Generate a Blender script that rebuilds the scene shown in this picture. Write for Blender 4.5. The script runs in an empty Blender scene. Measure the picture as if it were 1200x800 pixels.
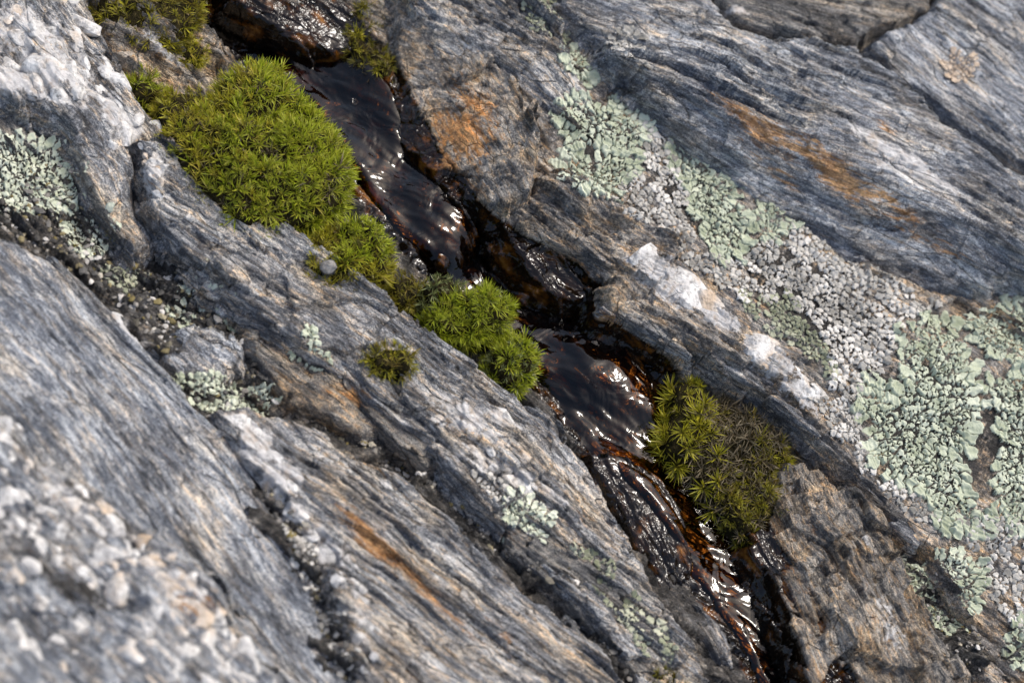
import bpy, bmesh, math, random
import numpy as np
from mathutils import Vector, Matrix

rng = random.Random(7)
scene = bpy.context.scene
CM = 0.01                      # all layout below is in centimetres

# ------------------------------------------------------------------ camera
TILT, DIST, LENS = math.radians(34), 60.0, 60.0
GAZ = math.radians(64)                                   # ground direction that recedes from the lens
gdir = np.array([math.cos(GAZ), math.sin(GAZ)])
cam_pos = np.array([-gdir[0]*math.sin(TILT)*DIST, -gdir[1]*math.sin(TILT)*DIST, math.cos(TILT)*DIST])
fwd = -cam_pos/np.linalg.norm(cam_pos)
rgt = np.cross(fwd, np.array([0, 1, 0.0])); rgt /= np.linalg.norm(rgt)
upv = np.cross(rgt, fwd)
cam_d = bpy.data.cameras.new('camera'); cam = bpy.data.objects.new('camera', cam_d)
scene.collection.objects.link(cam); scene.camera = cam
cam.matrix_world = Matrix((( rgt[0], upv[0], -fwd[0], cam_pos[0]*CM),
                           ( rgt[1], upv[1], -fwd[1], cam_pos[1]*CM),
                           ( rgt[2], upv[2], -fwd[2], cam_pos[2]*CM), (0, 0, 0, 1)))
cam_d.lens = LENS; cam_d.sensor_width = 36.0; cam_d.clip_start = 0.005; cam_d.clip_end = 200.0
cam_d.dof.use_dof = True; cam_d.dof.focus_distance = 0.612; cam_d.dof.aperture_fstop = 8.0

# ------------------------------------------------------------------ light
SUN_EL, SUN_AZ = math.radians(57), GAZ - math.radians(22)
world = bpy.data.worlds.new('World'); scene.world = world; world.use_nodes = True
wn = world.node_tree.nodes; wl = world.node_tree.links
sky = wn.new('ShaderNodeTexSky'); sky.sky_type = 'NISHITA'; sky.sun_disc = False
sky.sun_elevation = SUN_EL; sky.sun_rotation = math.pi/2 - SUN_AZ
sky.air_density = 1.0; sky.dust_density = 4.0; sky.ozone_density = 0.6
wl.new(sky.outputs[0], wn['Background'].inputs[0]); wn['Background'].inputs[1].default_value = 0.12
sun_d = bpy.data.lights.new('sun', 'SUN'); sun_d.energy = 1.3; sun_d.angle = math.radians(13); sun_d.color = (1, 0.97, 0.92)
sun = bpy.data.objects.new('sun', sun_d); scene.collection.objects.link(sun)
sv = Vector((math.cos(SUN_EL)*math.cos(SUN_AZ), math.cos(SUN_EL)*math.sin(SUN_AZ), math.sin(SUN_EL)))
sun.rotation_euler = sv.to_track_quat('Z', 'Y').to_euler(); sun.location = sv*3
scene.view_settings.view_transform = 'Standard'; scene.view_settings.look = 'None'
scene.view_settings.exposure = 0.86; scene.view_settings.gamma = 1.0
scene.cycles.use_denoising = True
scene.cycles.max_bounces = 8; scene.cycles.transparent_max_bounces = 12
scene.cycles.caustics_reflective = False; scene.cycles.caustics_refractive = False
RES = 0.04                                            # grid step of the rock surfaces

# ------------------------------------------------------------------ pixel of the 1200x800 photograph -> point at height z
def P(px, py, z=0.0):
    sx = (px-600)/1200*36.0/LENS; sy = -(py-400)/1200*36.0/LENS
    d = fwd + rgt*sx + upv*sy
    k = (z-cam_pos[2])/d[2]
    p = cam_pos + d*k
    return np.array([p[0], p[1], z])
def PX(x, y, z):
    v = np.array([x, y, z]) - cam_pos
    w = v@fwd
    return 600+(v@rgt)/w*LENS/36*1200, 400-(v@upv)/w*LENS/36*1200

# ------------------------------------------------------------------ noise
_g = np.random.RandomState(3)
PERM = _g.permutation(4096).astype(np.int64); PERM2 = np.concatenate([PERM, PERM])
GA = _g.rand(4096)*2*np.pi; GX, GY = np.cos(GA), np.sin(GA)
G3 = _g.normal(size=(4096, 3)); G3 /= np.linalg.norm(G3, axis=1)[:, None]
RND = _g.rand(4, 4096)
def hsh(ix, iy, seed=0):
    return PERM2[(PERM2[(ix + seed*57) & 4095] + iy) & 4095]
def perlin(x, y, seed=0):
    x0 = np.floor(x); y0 = np.floor(y); fx = x-x0; fy = y-y0
    ix = x0.astype(np.int64); iy = y0.astype(np.int64)
    u = fx*fx*fx*(fx*(fx*6-15)+10); v = fy*fy*fy*(fy*(fy*6-15)+10)
    def gr(a, b):
        h = hsh(ix+a, iy+b, seed); return GX[h]*(fx-a)+GY[h]*(fy-b)
    n0 = gr(0, 0)*(1-u)+gr(1, 0)*u; n1 = gr(0, 1)*(1-u)+gr(1, 1)*u
    return (n0*(1-v)+n1*v)*1.5
def fbm(x, y, o=4, seed=0, g=0.5):
    r = 0; a = 1
    for i in range(o):
        r = r + a*perlin(x*2**i, y*2**i, seed+i); a *= g
    return r
def perlin3(x, y, z, seed=0):
    f = [np.floor(c) for c in (x, y, z)]; i = [c.astype(np.int64) for c in f]
    q = [c-d for c, d in zip((x, y, z), f)]; w = [t*t*t*(t*(t*6-15)+10) for t in q]
    r = 0
    for a in (0, 1):
        for b in (0, 1):
            for c in (0, 1):
                h = PERM2[(hsh(i[0]+a, i[1]+b, seed)+i[2]+c) & 4095]
                g = G3[h]
                dd = g[..., 0]*(q[0]-a)+g[..., 1]*(q[1]-b)+g[..., 2]*(q[2]-c)
                r = r + dd*(w[0] if a else 1-w[0])*(w[1] if b else 1-w[1])*(w[2] if c else 1-w[2])
    return r*1.5
def worley(x, y, seed=0):
    x0 = np.floor(x).astype(np.int64); y0 = np.floor(y).astype(np.int64)
    F1 = np.full(x.shape, 9.0); F2 = F1.copy(); ID = np.zeros(x.shape, np.int64); DX = np.zeros(x.shape); DY = DX.copy()
    for a in (-1, 0, 1):
        for b in (-1, 0, 1):
            h = hsh(x0+a, y0+b, seed)
            dx = x-(x0+a+RND[0][h]); dy = y-(y0+b+RND[1][h])
            d = dx*dx+dy*dy
            n = d < F1
            F2 = np.where(n, F1, np.minimum(F2, d))
            ID = np.where(n, h, ID); DX = np.where(n, dx, DX); DY = np.where(n, dy, DY); F1 = np.where(n, d, F1)
    return np.sqrt(F1), np.sqrt(F2), ID, DX, DY
def sheets(t, q, w, L, seed):              # broken sheets of layered rock: (random height, sawtooth) per flake
    qq = q/w + 0.5*perlin(t*0.3/w**.5, q*0.2/w, seed+1)
    j = np.floor(qq); f = qq-j; j = j.astype(np.int64)
    tt = t/L + RND[0][hsh(j, j*0+3, seed)]*9 + 0.25*perlin(t*1.3/L, q/w*.7, seed+2)
    i = np.floor(tt).astype(np.int64)
    h = hsh(i, j, seed)
    return RND[2][h]-0.5, 0.5-f, (tt-i-.5)*(RND[3][h]-.5)
def sstep(a, b, x):
    t = np.clip((x-a)/(b-a), 0, 1); return t*t*(3-2*t)

def poly_sdf(pl, x, y):                     # > 0 inside
    d2 = np.full(x.shape, 1e9); ins = np.zeros(x.shape, bool)
    n = len(pl)
    for i in range(n):
        ax, ay = pl[i][:2]; bx, by = pl[(i+1) % n][:2]
        ex, ey = bx-ax, by-ay
        wx, wy = x-ax, y-ay
        t = np.clip((wx*ex+wy*ey)/(ex*ex+ey*ey+1e-12), 0, 1)
        d2 = np.minimum(d2, (wx-ex*t)**2+(wy-ey*t)**2)
        c = ((ay > y) != (by > y)) & (x < (bx-ax)*(y-ay)/(by-ay+1e-12)+ax)
        ins ^= c
    return np.where(ins, 1, -1)*np.sqrt(d2)

def interp(ctrl, x, y):
    c = np.array(ctrl, float)
    A = np.c_[c[:, 0], c[:, 1], np.ones(len(c))]
    k = np.linalg.solve(A.T@A+np.diag([0.5, 0.5, 1e-6]), A.T@c[:, 2])
    res = c[:, 2]-A@k
    num = 0; den = 1e-9
    for (cx, cy, _), r in zip(c, res):
        w = 1/((x-cx)**2+(y-cy)**2+0.25)**1.6
        num = num+w*r; den = den+w
    return x*k[0]+y*k[1]+k[2]+num/den

# ------------------------------------------------------------------ what the rock is made of, by place: ochre stain, quartz, dark crust and other dark patches
def blobs(lst):
    return [(P(px, py, z), along*36/1200, across*36/1200, ang, s) for px, py, z, along, across, ang, s in lst]
STAIN = blobs([ # px, py, z, half length, half width (px), image angle, strength
 (545,150,.5,55,36,50,1.3),(505,185,0,45,34,60,1.8),(498,205,-.5,50,26,55,1.8),(720,385,-.3,40,12,30,1.2),(600,300,-1.2,60,16,40,1.2),(560,120,.8,60,24,55,1.0),(530,200,0,60,16,35,1.2),(880,160,1.8,110,18,27,1.1),(970,215,1.6,120,16,28,1.15),(1070,275,1.6,120,14,25,.7),(1030,235,2,90,8,27,.9),(900,200,1.4,90,9,28,.7),
 (1030,160,2.3,30,14,30,.9),(440,635,.5,60,17,42,1.25),(500,690,.4,90,11,42,1.0),(590,745,.1,30,10,42,.8),(600,620,.1,60,14,40,.5),(690,610,0,50,12,40,.7),
 (225,720,2,35,28,0,.9),(200,690,2,40,28,30,.7),(50,545,2,50,18,20,.5),(410,460,-.3,30,13,40,1),(390,470,-.3,35,15,40,.6),(540,505,.1,35,18,0,.6),
 (180,210,.5,14,40,0,.7),(200,90,0,40,15,30,.5),(960,620,0,60,16,50,.55),(1010,680,0,60,16,50,.5),(930,600,0,30,20,50,.5),(740,395,.2,25,10,30,.5),(800,345,.9,35,10,25,.45),
 (620,25,1.2,60,14,40,.45),(650,230,.5,60,20,30,.45),(120,70,0,40,50,50,.45),(640,300,-.2,60,30,30,.4),(900,110,2.4,60,10,25,.4),(1115,88,2.6,22,16,10,.8),
 (20,650,2.4,40,14,10,.5),(1050,120,2.5,60,8,28,.4),(980,60,2.6,40,14,25,.4),(300,640,.6,90,10,45,.35),(180,520,.6,120,8,40,.4),(480,790,.5,60,10,42,.5),(690,720,-.5,60,10,45,.35)])
QUARTZ = blobs([
 (300,520,.4,18,28,0,1.3),(330,560,.5,20,24,50,1.4),(345,600,.6,16,18,50,1.1),(285,495,.3,26,12,20,1),(375,625,.6,18,12,40,.8),(395,650,.6,18,26,40,.7),
 (780,325,.9,45,24,35,1.3),(840,365,.9,40,18,35,1.1),(905,415,.9,36,18,25,1.5),(940,460,.7,40,14,40,.8),(740,300,.8,30,20,40,.5),
 (540,490,.1,50,22,30,.9),(590,490,.1,20,16,0,1),(610,565,0,26,18,20,1),(560,540,.1,40,18,30,.8),(650,580,0,30,12,40,.7),
 (1040,190,2.4,70,16,27,1.1),(1100,225,2.4,70,10,25,.8),(985,150,2.4,60,8,28,.5),(145,372,.2,16,8,45,1.3),(162,390,.1,16,10,30,1.3),
 (180,200,.6,16,30,0,.8),(205,190,.6,12,10,0,1),(60,80,1.2,70,60,0,.75),(30,30,1.3,60,40,0,.8),(140,140,.6,36,20,40,1.1),(15,90,1,40,30,0,1),(190,55,0,40,12,30,.7),
 (200,680,2,60,30,30,.6),(100,600,2,70,30,25,.5),(30,620,2.4,60,30,0,.45),(240,760,1.6,90,40,30,.4),(60,560,2,50,16,30,.5),(420,730,.6,16,60,-10,.6),
 (640,20,1.2,40,12,30,.6),(560,60,.9,30,14,40,.5),(1040,730,.1,20,50,-20,.6),(1010,640,0,14,50,-30,.4),(1180,60,2.6,60,10,30,.5),(1080,60,2.6,12,14,0,.6),(860,20,2.5,20,10,10,.7)])
DARK = blobs([
 (960,350,.8,140,80,35,1.1),(820,235,.8,110,60,40,1),(1100,500,.9,110,130,30,1.1),(700,160,1,70,80,20,.9),(1190,520,.6,70,120,0,1.1),(1150,680,0,70,60,0,.6),(640,20,1.2,40,40,0,.6),
 (480,470,0,60,20,35,.45),(470,430,.1,40,24,30,.6),(540,440,-.1,60,20,30,.6),(820,330,.9,50,20,30,.4),(880,150,2,150,26,27,.45),(1020,255,1.6,150,24,25,.5),(100,150,.3,30,50,0,.5),  # also darker bands along the rusty slab face and the gully
 (120,600,1.8,90,12,30,.7),(90,700,1.6,80,24,20,.8),(380,700,.2,14,80,-25,.7),(590,590,-1,200,22,38,.6),(40,470,1.3,50,10,40,.7),(700,690,-.8,90,24,45,.5),(240,330,-.8,80,30,45,.5)])
def field(lst, x, y):
    r = np.zeros(x.shape)
    for c, a, b, ang, s in lst:
        an = math.radians(-ang); dx = x-c[0]; dy = y-c[1]
        u = (dx*math.cos(an)+dy*math.sin(an))/a; v = (-dx*math.sin(an)+dy*math.cos(an))/b
        r = np.maximum(r, s*np.exp(-(u*u+v*v)))
    return r
CHAN = [P(px, py, -2) for px, py in ((270,-20),(330,40),(400,110),(445,190),(490,250),(560,310),(640,380),(700,450),(740,520),(800,600),(850,670),(895,740),(940,830))]
CHW = [2.4,2.2,1.9,1.9,2.0,1.9,2.1,2.4,2.2,1.9,1.7,1.6,1.6]
def chan_wet(x, y):
    r = np.full(x.shape, -9.0)
    for i in range(len(CHAN)-1):
        a, b = CHAN[i], CHAN[i+1]; e = b-a
        t = np.clip(((x-a[0])*e[0]+(y-a[1])*e[1])/(e[0]**2+e[1]**2), 0, 1)
        d = np.hypot(x-a[0]-e[0]*t, y-a[1]-e[1]*t); w = CHW[i]*(1-t)+CHW[i+1]*t
        r = np.maximum(r, 1-d/w)
    return r                                # 1 at the middle, 0 at the rim

# ------------------------------------------------------------------ node helper and materials
def new_mat(name):
    m = bpy.data.materials.new(name); m.use_nodes = True
    nt = m.node_tree; nt.nodes.clear()
    return m, nt
class N:
    def __init__(s, nt): s.nt = nt
    def add(s, t, **k):
        n = s.nt.nodes.new(t)
        for a, v in k.items(): setattr(n, a, v)
        return n
    def put(s, sock, v):
        if isinstance(v, bpy.types.NodeSocket): s.nt.links.new(v, sock)
        else: sock.default_value = v
    def math(s, op, a, b=0.0, c=0.0, clamp=False):
        n = s.add('ShaderNodeMath', operation=op, use_clamp=clamp)
        s.put(n.inputs[0], a); s.put(n.inputs[1], b); s.put(n.inputs[2], c); return n.outputs[0]
    def vmul(s, v, k):
        n = s.add('ShaderNodeVectorMath', operation='MULTIPLY'); s.put(n.inputs[0], v); s.put(n.inputs[1], k); return n.outputs[0]
    def noise(s, v, scale=1.0, detail=4.0, rough=0.55, dist=0.0):
        n = s.add('ShaderNodeTexNoise'); s.put(n.inputs['Vector'], v)
        n.inputs['Scale'].default_value = scale; n.inputs['Detail'].default_value = detail
        n.inputs['Roughness'].default_value = rough; n.inputs['Distortion'].default_value = dist; return n.outputs['Fac']
    def voro(s, v, scale=1.0, feature='F1'):
        n = s.add('ShaderNodeTexVoronoi', feature=feature); s.put(n.inputs['Vector'], v); n.inputs['Scale'].default_value = scale; return n
    def ramp(s, f, stops):
        n = s.add('ShaderNodeValToRGB'); s.put(n.inputs[0], f); e = n.color_ramp.elements
        while len(e) < len(stops): e.new(0.5)
        for q, (p, c) in zip(e, stops):
            q.position = p; q.color = (c, c, c, 1) if not isinstance(c, tuple) else (*c, 1)
        return n.outputs[0]
    def mix(s, f, a, b, mode='MIX'):
        n = s.add('ShaderNodeMix', data_type='RGBA', blend_type=mode); n.clamp_factor = True
        s.put(n.inputs[0], f); s.put(n.inputs[6], a if isinstance(a, bpy.types.NodeSocket) else (*a, 1)); s.put(n.inputs[7], b if isinstance(b, bpy.types.NodeSocket) else (*b, 1)); return n.outputs[2]
    def attr(s, name):
        n = s.add('ShaderNodeAttribute', attribute_name=name); return n
    def bump(s, h, strength, dist, normal=None):
        n = s.add('ShaderNodeBump'); s.put(n.inputs['Height'], h); n.inputs['Strength'].default_value = strength; n.inputs['Distance'].default_value = dist
        if normal is not None: s.put(n.inputs['Normal'], normal)
        return n.outputs[0]

def schist(name, tone=1.0, warm=0.3, contrast=1.0, tint=(1, 1, 1), rough=0.46, an=1.0):
    m, nt = new_mat(name); n = N(nt)
    F = n.vmul(n.attr('fol').outputs['Vector'], (an, 1, 1)); mk = n.attr('mask')
    sep = n.add('ShaderNodeSeparateColor'); nt.links.new(mk.outputs['Color'], sep.inputs[0])
    st, qz, wet = sep.outputs[0], sep.outputs[1], sep.outputs[2]
    soil = mk.outputs['Alpha']
    big = n.noise(n.vmul(F, (0.25, 0.9, 0.9)), 1, 4)
    lay = n.noise(n.vmul(F, (0.6, 2.6, 2.6)), 1, 6, 0.66, 0.6)
    fin = n.noise(n.vmul(F, (3.0, 12.0, 12.0)), 1, 4, 0.68, 0.5)
    grn = n.noise(F, 22, 3, 0.7)
    g1 = n.math('MULTIPLY_ADD', lay, 0.8*contrast, 0.5-0.4*contrast)
    g1 = n.math('MULTIPLY_ADD', n.math('SUBTRACT', fin, 0.5), 0.75*contrast, g1)
    g1 = n.math('MULTIPLY_ADD', n.math('SUBTRACT', grn, 0.5), 1.05, g1)
    g1 = n.math('MULTIPLY_ADD', n.math('SUBTRACT', big, 0.5), 0.85, g1)
    T = lambda c: tuple(v*tone*t for v, t in zip(c, tint))
    col = n.ramp(g1, [(0.20, T((0.028, 0.029, 0.032))), (0.40, T((0.105, 0.112, 0.125))), (0.52, T((0.20, 0.208, 0.22))), (0.62, T((0.36, 0.36, 0.355))), (0.76, T((0.68, 0.66, 0.62)))])
    crk = n.voro(n.vmul(F, (0.42, 1.5, 1.5)), 1.0, 'DISTANCE_TO_EDGE').outputs['Distance']
    crk = n.math('MULTIPLY', n.ramp(crk, [(0.0, 1.0), (0.035, 0.0)]), n.ramp(big, [(0.45, 0.0), (0.6, 1.0)]))
    col = n.mix(n.math('MULTIPLY', crk, 0.75), col, (0.02, 0.018, 0.016))
    flk = n.ramp(n.noise(n.vmul(F, (3.0, 7.0, 7.0)), 1, 3, 0.6), [(0.60, 0.0), (0.68, 1.0)])
    col = n.mix(n.math('MULTIPLY', flk, 0.6), col, T((0.55, 0.52, 0.47)))
    # pale warm laminae
    wn_ = n.noise(n.vmul(F, (0.35, 5.0, 5.0)), 1.3, 4, 0.6)
    wf = n.ramp(wn_, [(0.50, 0.0), (0.66, 1.0)])
    col = n.mix(n.math('MULTIPLY', wf, warm), col, n.mix(1.0, col, (1.5, 1.12, 0.72), 'MULTIPLY'))
    tan = n.ramp(n.noise(n.vmul(F, (0.4, 0.8, 0.8)), 1.0, 5, 0.65), [(0.48, 0.0), (0.62, 0.8*warm)])
    col = n.mix(tan, col, n.mix(1.0, col, (1.42, 1.14, 0.78), 'MULTIPLY'))
    # ochre and rust
    sn = n.noise(n.vmul(F, (0.5, 4.0, 4.0)), 1.4, 6, 0.7, 0.4)
    sf = n.math('ADD', st, n.math('MULTIPLY_ADD', sn, 3.0, -2.0))
    sf = n.math('MULTIPLY', n.ramp(sf, [(0.15, 0.0), (0.50, 1.0)]), n.ramp(st, [(0.03, 0.0), (0.3, 1.0)]))
    rust = n.ramp(n.noise(F, 5, 4, 0.6), [(0.3, (0.16, 0.055, 0.012)), (0.5, (0.40, 0.17, 0.04)), (0.7, (0.58, 0.34, 0.14))])
    rust = n.mix(0.45, rust, n.mix(1.0, col, (1.7, 1.05, 0.5), 'MULTIPLY'))
    col = n.mix(n.math('MULTIPLY', sf, 0.95), col, rust)
    # quartz
    qn = n.noise(n.vmul(F, (1.2, 1.8, 1.8)), 1.6, 5, 0.7)
    qf = n.ramp(n.math('ADD', qz, n.math('MULTIPLY_ADD', qn, 1.8, -1.12)), [(0.22, 0.0), (0.42, 1.0)])
    qf = n.math('MULTIPLY', qf, n.ramp(qz, [(0.05, 0.0), (0.25, 1.0)]))
    qcol = n.ramp(n.noise(F, 3.3, 5, 0.7), [(0.25, (0.30, 0.28, 0.26)), (0.42, (0.60, 0.58, 0.56)), (0.6, (0.82, 0.80, 0.77))])
    qcol = n.mix(n.ramp(n.noise(F, 1.9, 3), [(0.52, 0.0), (0.7, 0.55)]), qcol, (0.52, 0.36, 0.20))
    col = n.mix(qf, col, qcol)
    # black crust and soil, darker low on the walls
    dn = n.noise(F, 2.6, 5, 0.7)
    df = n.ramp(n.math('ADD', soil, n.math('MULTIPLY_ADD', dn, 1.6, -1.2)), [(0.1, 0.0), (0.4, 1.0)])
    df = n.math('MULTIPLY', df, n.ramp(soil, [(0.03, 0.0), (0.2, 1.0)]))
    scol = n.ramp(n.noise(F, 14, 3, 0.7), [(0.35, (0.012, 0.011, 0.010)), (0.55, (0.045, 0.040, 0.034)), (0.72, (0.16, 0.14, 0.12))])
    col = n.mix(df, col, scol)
    # wet rock drinks light and takes the colour of tannin and iron
    wf2 = n.ramp(n.math('ADD', wet, n.math('MULTIPLY_ADD', dn, 0.6, -0.3)), [(0.15, 0.0), (0.42, 1.0)])
    iron = n.ramp(n.noise(n.vmul(F, (0.6, 1.2, 1.2)), 1.0, 4, 0.6), [(0.46, (0.004, 0.003, 0.002)), (0.55, (0.018, 0.008, 0.002)), (0.63, (0.16, 0.055, 0.007)), (0.73, (0.45, 0.19, 0.03))])
    wcol = n.mix(0.86, n.mix(1.0, col, (0.14, 0.09, 0.05), 'MULTIPLY'), iron)
    col = n.mix(wf2, col, wcol)
    # relief
    h = n.math('MULTIPLY_ADD', fin, 0.7, n.math('MULTIPLY', lay, 0.9))
    h = n.math('MULTIPLY_ADD', grn, 0.40, h)
    h = n.math('MULTIPLY_ADD', n.noise(F, 55, 2, 0.6), 0.16, h)
    h = n.math('MULTIPLY_ADD', crk, -0.6, h)
    nb = n.bump(h, 1.0, 0.0017)
    cb = n.bump(n.noise(n.vmul(F, (0.8, 1.9, 1.6)), 1.0, 2.5, 0.5, 0.8), 1.0, 0.0022)
    b = n.add('ShaderNodeBsdfPrincipled')
    nt.links.new(col, b.inputs['Base Color']); nt.links.new(nb, b.inputs['Normal'])
    r0 = n.math('MULTIPLY_ADD', fin, 0.3, rough-0.15)
    nt.links.new(r0, b.inputs['Roughness']); nt.links.new(n.math('MULTIPLY_ADD', wf2, -0.5, 0.5), b.inputs['Specular IOR Level'])
    nt.links.new(wf2, b.inputs['Coat Weight']); b.inputs['Coat Roughness'].default_value = 0.025; b.inputs['Coat IOR'].default_value = 1.42
    nt.links.new(cb, b.inputs['Coat Normal'])
    o = n.add('ShaderNodeOutputMaterial'); nt.links.new(b.outputs[0], o.inputs[0])
    return m

M_GREY = schist('grey_schist', 1.25, 0.5, 1.2, (0.95, 1.0, 1.07))
M_PALE = schist('pale_schist', 1.2, 0.75, 1.3, (1.0, 1.0, 1.0))
M_DARK = schist('dark_schist', 0.8, 0.45, 1.0, (1.06, 1.0, 0.91))
M_WARM = schist('warm_schist', 1.0, 0.9, 1.1, (1.10, 1.0, 0.87), an=1.6)

M_BROWN = schist('brown_grey_schist', 1.22, 0.85, 1.15, (1.09, 1.0, 0.89), an=2.2)
def simple(name, fn):
    m, nt = new_mat(name); n = N(nt); b = n.add('ShaderNodeBsdfPrincipled'); o = n.add('ShaderNodeOutputMaterial')
    sh = fn(n, nt, b) or b.outputs[0]
    nt.links.new(sh, o.inputs[0]); return m

def _quartz(warm):
    def f(n, nt, b):
        pos = n.add('ShaderNodeNewGeometry').outputs['Position']; pos = n.vmul(pos, (100, 100, 100))
        rnd = n.add('ShaderNodeObjectInfo').outputs['Random']
        c = n.ramp(n.noise(pos, 2.2, 5, 0.65), [(0.28, (0.36, 0.35, 0.335)), (0.48, (0.58, 0.56, 0.525)), (0.66, (0.76, 0.745, 0.70))])
        c = n.mix(n.ramp(n.math('MULTIPLY_ADD', rnd, 0.35, n.noise(pos, 0.9, 3)), [(0.78-0.2*warm, 0.0), (1.0-0.15*warm, 0.7)]), c, (0.50, 0.33, 0.17))
        c = n.mix(n.ramp(n.noise(pos, 5, 4, 0.7), [(0.50, 0.0), (0.66, 0.75)]), c, (0.13, 0.12, 0.105))
        nt.links.new(c, b.inputs['Base Color']); b.inputs['Roughness'].default_value = 0.42
        nt.links.new(n.bump(n.noise(pos, 7, 4, 0.65), 0.8, 0.001), b.inputs['Normal'])
    return f
M_QUARTZ = simple('quartz', _quartz(0.2)); M_QUARTZ_W = simple('ochre_quartz', _quartz(1.0))

def _lichen(cols, rim):
    def f(n, nt, b):
        a = n.attr('cell'); sep = n.add('ShaderNodeSeparateColor'); nt.links.new(a.outputs['Color'], sep.inputs[0])
        pos = n.vmul(n.add('ShaderNodeNewGeometry').outputs['Position'], (100, 100, 100))
        f1 = n.math('MULTIPLY_ADD', n.noise(pos, 0.7, 3), 0.9, n.math('MULTIPLY_ADD', sep.outputs[0], 0.5, -0.2))
        c = n.ramp(f1, [(0.3, cols[0]), (0.5, cols[1]), (0.72, cols[2])])
        c = n.mix(n.math('MULTIPLY', n.ramp(sep.outputs[1], [(0.15, 1.0), (0.55, 0.0)]), 0.35), c, rim)  # whitish fringe, with sunlit lobe edges painted into the rim colour
        c = n.mix(n.ramp(n.noise(pos, 9, 4, 0.7), [(0.58, 0.0), (0.75, 0.6)]), c, tuple(v*0.45 for v in cols[0]))
        nt.links.new(c, b.inputs['Base Color']); b.inputs['Roughness'].default_value = 0.85; b.inputs['Specular IOR Level'].default_value = 0.25
        nt.links.new(n.bump(n.noise(pos, 11, 4, 0.65), 0.7, 0.0006), b.inputs['Normal'])
    return f
M_LGREEN = simple('sage_lichen', _lichen([(0.29, 0.32, 0.215), (0.41, 0.445, 0.32), (0.53, 0.56, 0.43)], (0.64, 0.67, 0.54)))
M_LPALE = simple('mint_lichen', _lichen([(0.36, 0.39, 0.27), (0.50, 0.53, 0.40), (0.62, 0.64, 0.50)], (0.68, 0.70, 0.57)))
M_LGREY = simple('grey_crust_lichen', _lichen([(0.20, 0.19, 0.165), (0.43, 0.41, 0.365), (0.66, 0.63, 0.57)], (0.68, 0.655, 0.60)))
M_LOLIVE = simple('olive_crust_lichen', _lichen([(0.12, 0.13, 0.075), (0.26, 0.275, 0.18), (0.46, 0.46, 0.34)], (0.5, 0.5, 0.4)))

def _moss(base, tip, dead, warmth):
    def f(n, nt, b):
        a = n.attr('leaf'); sep = n.add('ShaderNodeSeparateColor'); nt.links.new(a.outputs['Color'], sep.inputs[0])
        rnd = n.add('ShaderNodeObjectInfo').outputs['Random']
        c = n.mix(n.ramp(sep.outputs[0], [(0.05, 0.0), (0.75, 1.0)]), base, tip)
        c = n.mix(n.math('MULTIPLY', n.ramp(n.math('ADD', n.math('MULTIPLY', sep.outputs[1], 0.55), n.math('MULTIPLY', rnd, 0.5)), [(0.55, 0.0), (1.0, 1.0)]), warmth), c, dead)
        c = n.mix(n.math('MULTIPLY', rnd, 0.5), c, n.mix(1.0, c, (0.72, 0.82, 0.7), 'MULTIPLY'))
        nt.links.new(c, b.inputs['Base Color']); b.inputs['Roughness'].default_value = 0.42; b.inputs['Specular IOR Level'].default_value = 0.45
        tr = n.add('ShaderNodeBsdfTranslucent'); nt.links.new(c, tr.inputs[0])
        mx = n.add('ShaderNodeMixShader'); mx.inputs[0].default_value = 0.35
        nt.links.new(b.outputs[0], mx.inputs[1]); nt.links.new(tr.outputs[0], mx.inputs[2]); return mx.outputs[0]
    return f
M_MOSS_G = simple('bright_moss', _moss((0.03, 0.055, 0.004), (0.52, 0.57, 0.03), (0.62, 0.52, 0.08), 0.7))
M_MOSS_Y = simple('yellow_moss', _moss((0.08, 0.075, 0.006), (0.60, 0.54, 0.035), (0.58, 0.42, 0.08), 0.8))
M_MOSS_O = simple('olive_moss', _moss((0.06, 0.05, 0.008), (0.34, 0.30, 0.025), (0.36, 0.24, 0.06), 0.9))
M_MOSS_P = simple('pale_green_moss', _moss((0.08, 0.09, 0.03), (0.30, 0.33, 0.12), (0.33, 0.30, 0.14), 0.6))
M_MOSS_D = simple('dead_moss', _moss((0.05, 0.036, 0.02), (0.28, 0.22, 0.13), (0.16, 0.11, 0.06), 0.9))
def _duff(n, nt, b):
    pos = n.vmul(n.add('ShaderNodeNewGeometry').outputs['Position'], (100, 100, 100))
    nt.links.new(n.ramp(n.noise(pos, 6, 4, 0.7), [(0.3, (0.008, 0.007, 0.003)), (0.55, (0.035, 0.028, 0.010)), (0.75, (0.09, 0.07, 0.03))]), b.inputs['Base Color'])
    b.inputs['Specular IOR Level'].default_value = 0.1
    b.inputs['Roughness'].default_value = 0.9; nt.links.new(n.bump(n.noise(pos, 9, 4, 0.7), 1, 0.002), b.inputs['Normal'])
M_DUFF = simple('moss_duff', _duff)
def _water(n, nt, b):
    pos = n.vmul(n.add('ShaderNodeNewGeometry').outputs['Position'], (100, 100, 100))
    bm = n.bump(n.noise(pos, 0.7, 2.5, 0.5, 1.0), 1.0, 0.0017)
    gl = n.add('ShaderNodeBsdfGlossy'); gl.inputs['Roughness'].default_value = 0.03; nt.links.new(bm, gl.inputs['Normal'])
    tr = n.add('ShaderNodeBsdfTransparent'); tr.inputs[0].default_value = (0.45, 0.25, 0.09, 1)
    fr = n.add('ShaderNodeFresnel'); fr.inputs[0].default_value = 1.46; nt.links.new(bm, fr.inputs['Normal'])
    mx = n.add('ShaderNodeMixShader'); nt.links.new(fr.outputs[0], mx.inputs[0]); nt.links.new(tr.outputs[0], mx.inputs[1]); nt.links.new(gl.outputs[0], mx.inputs[2])
    return mx.outputs[0]
M_WATER = simple('tea_brown_water', _water)

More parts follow.
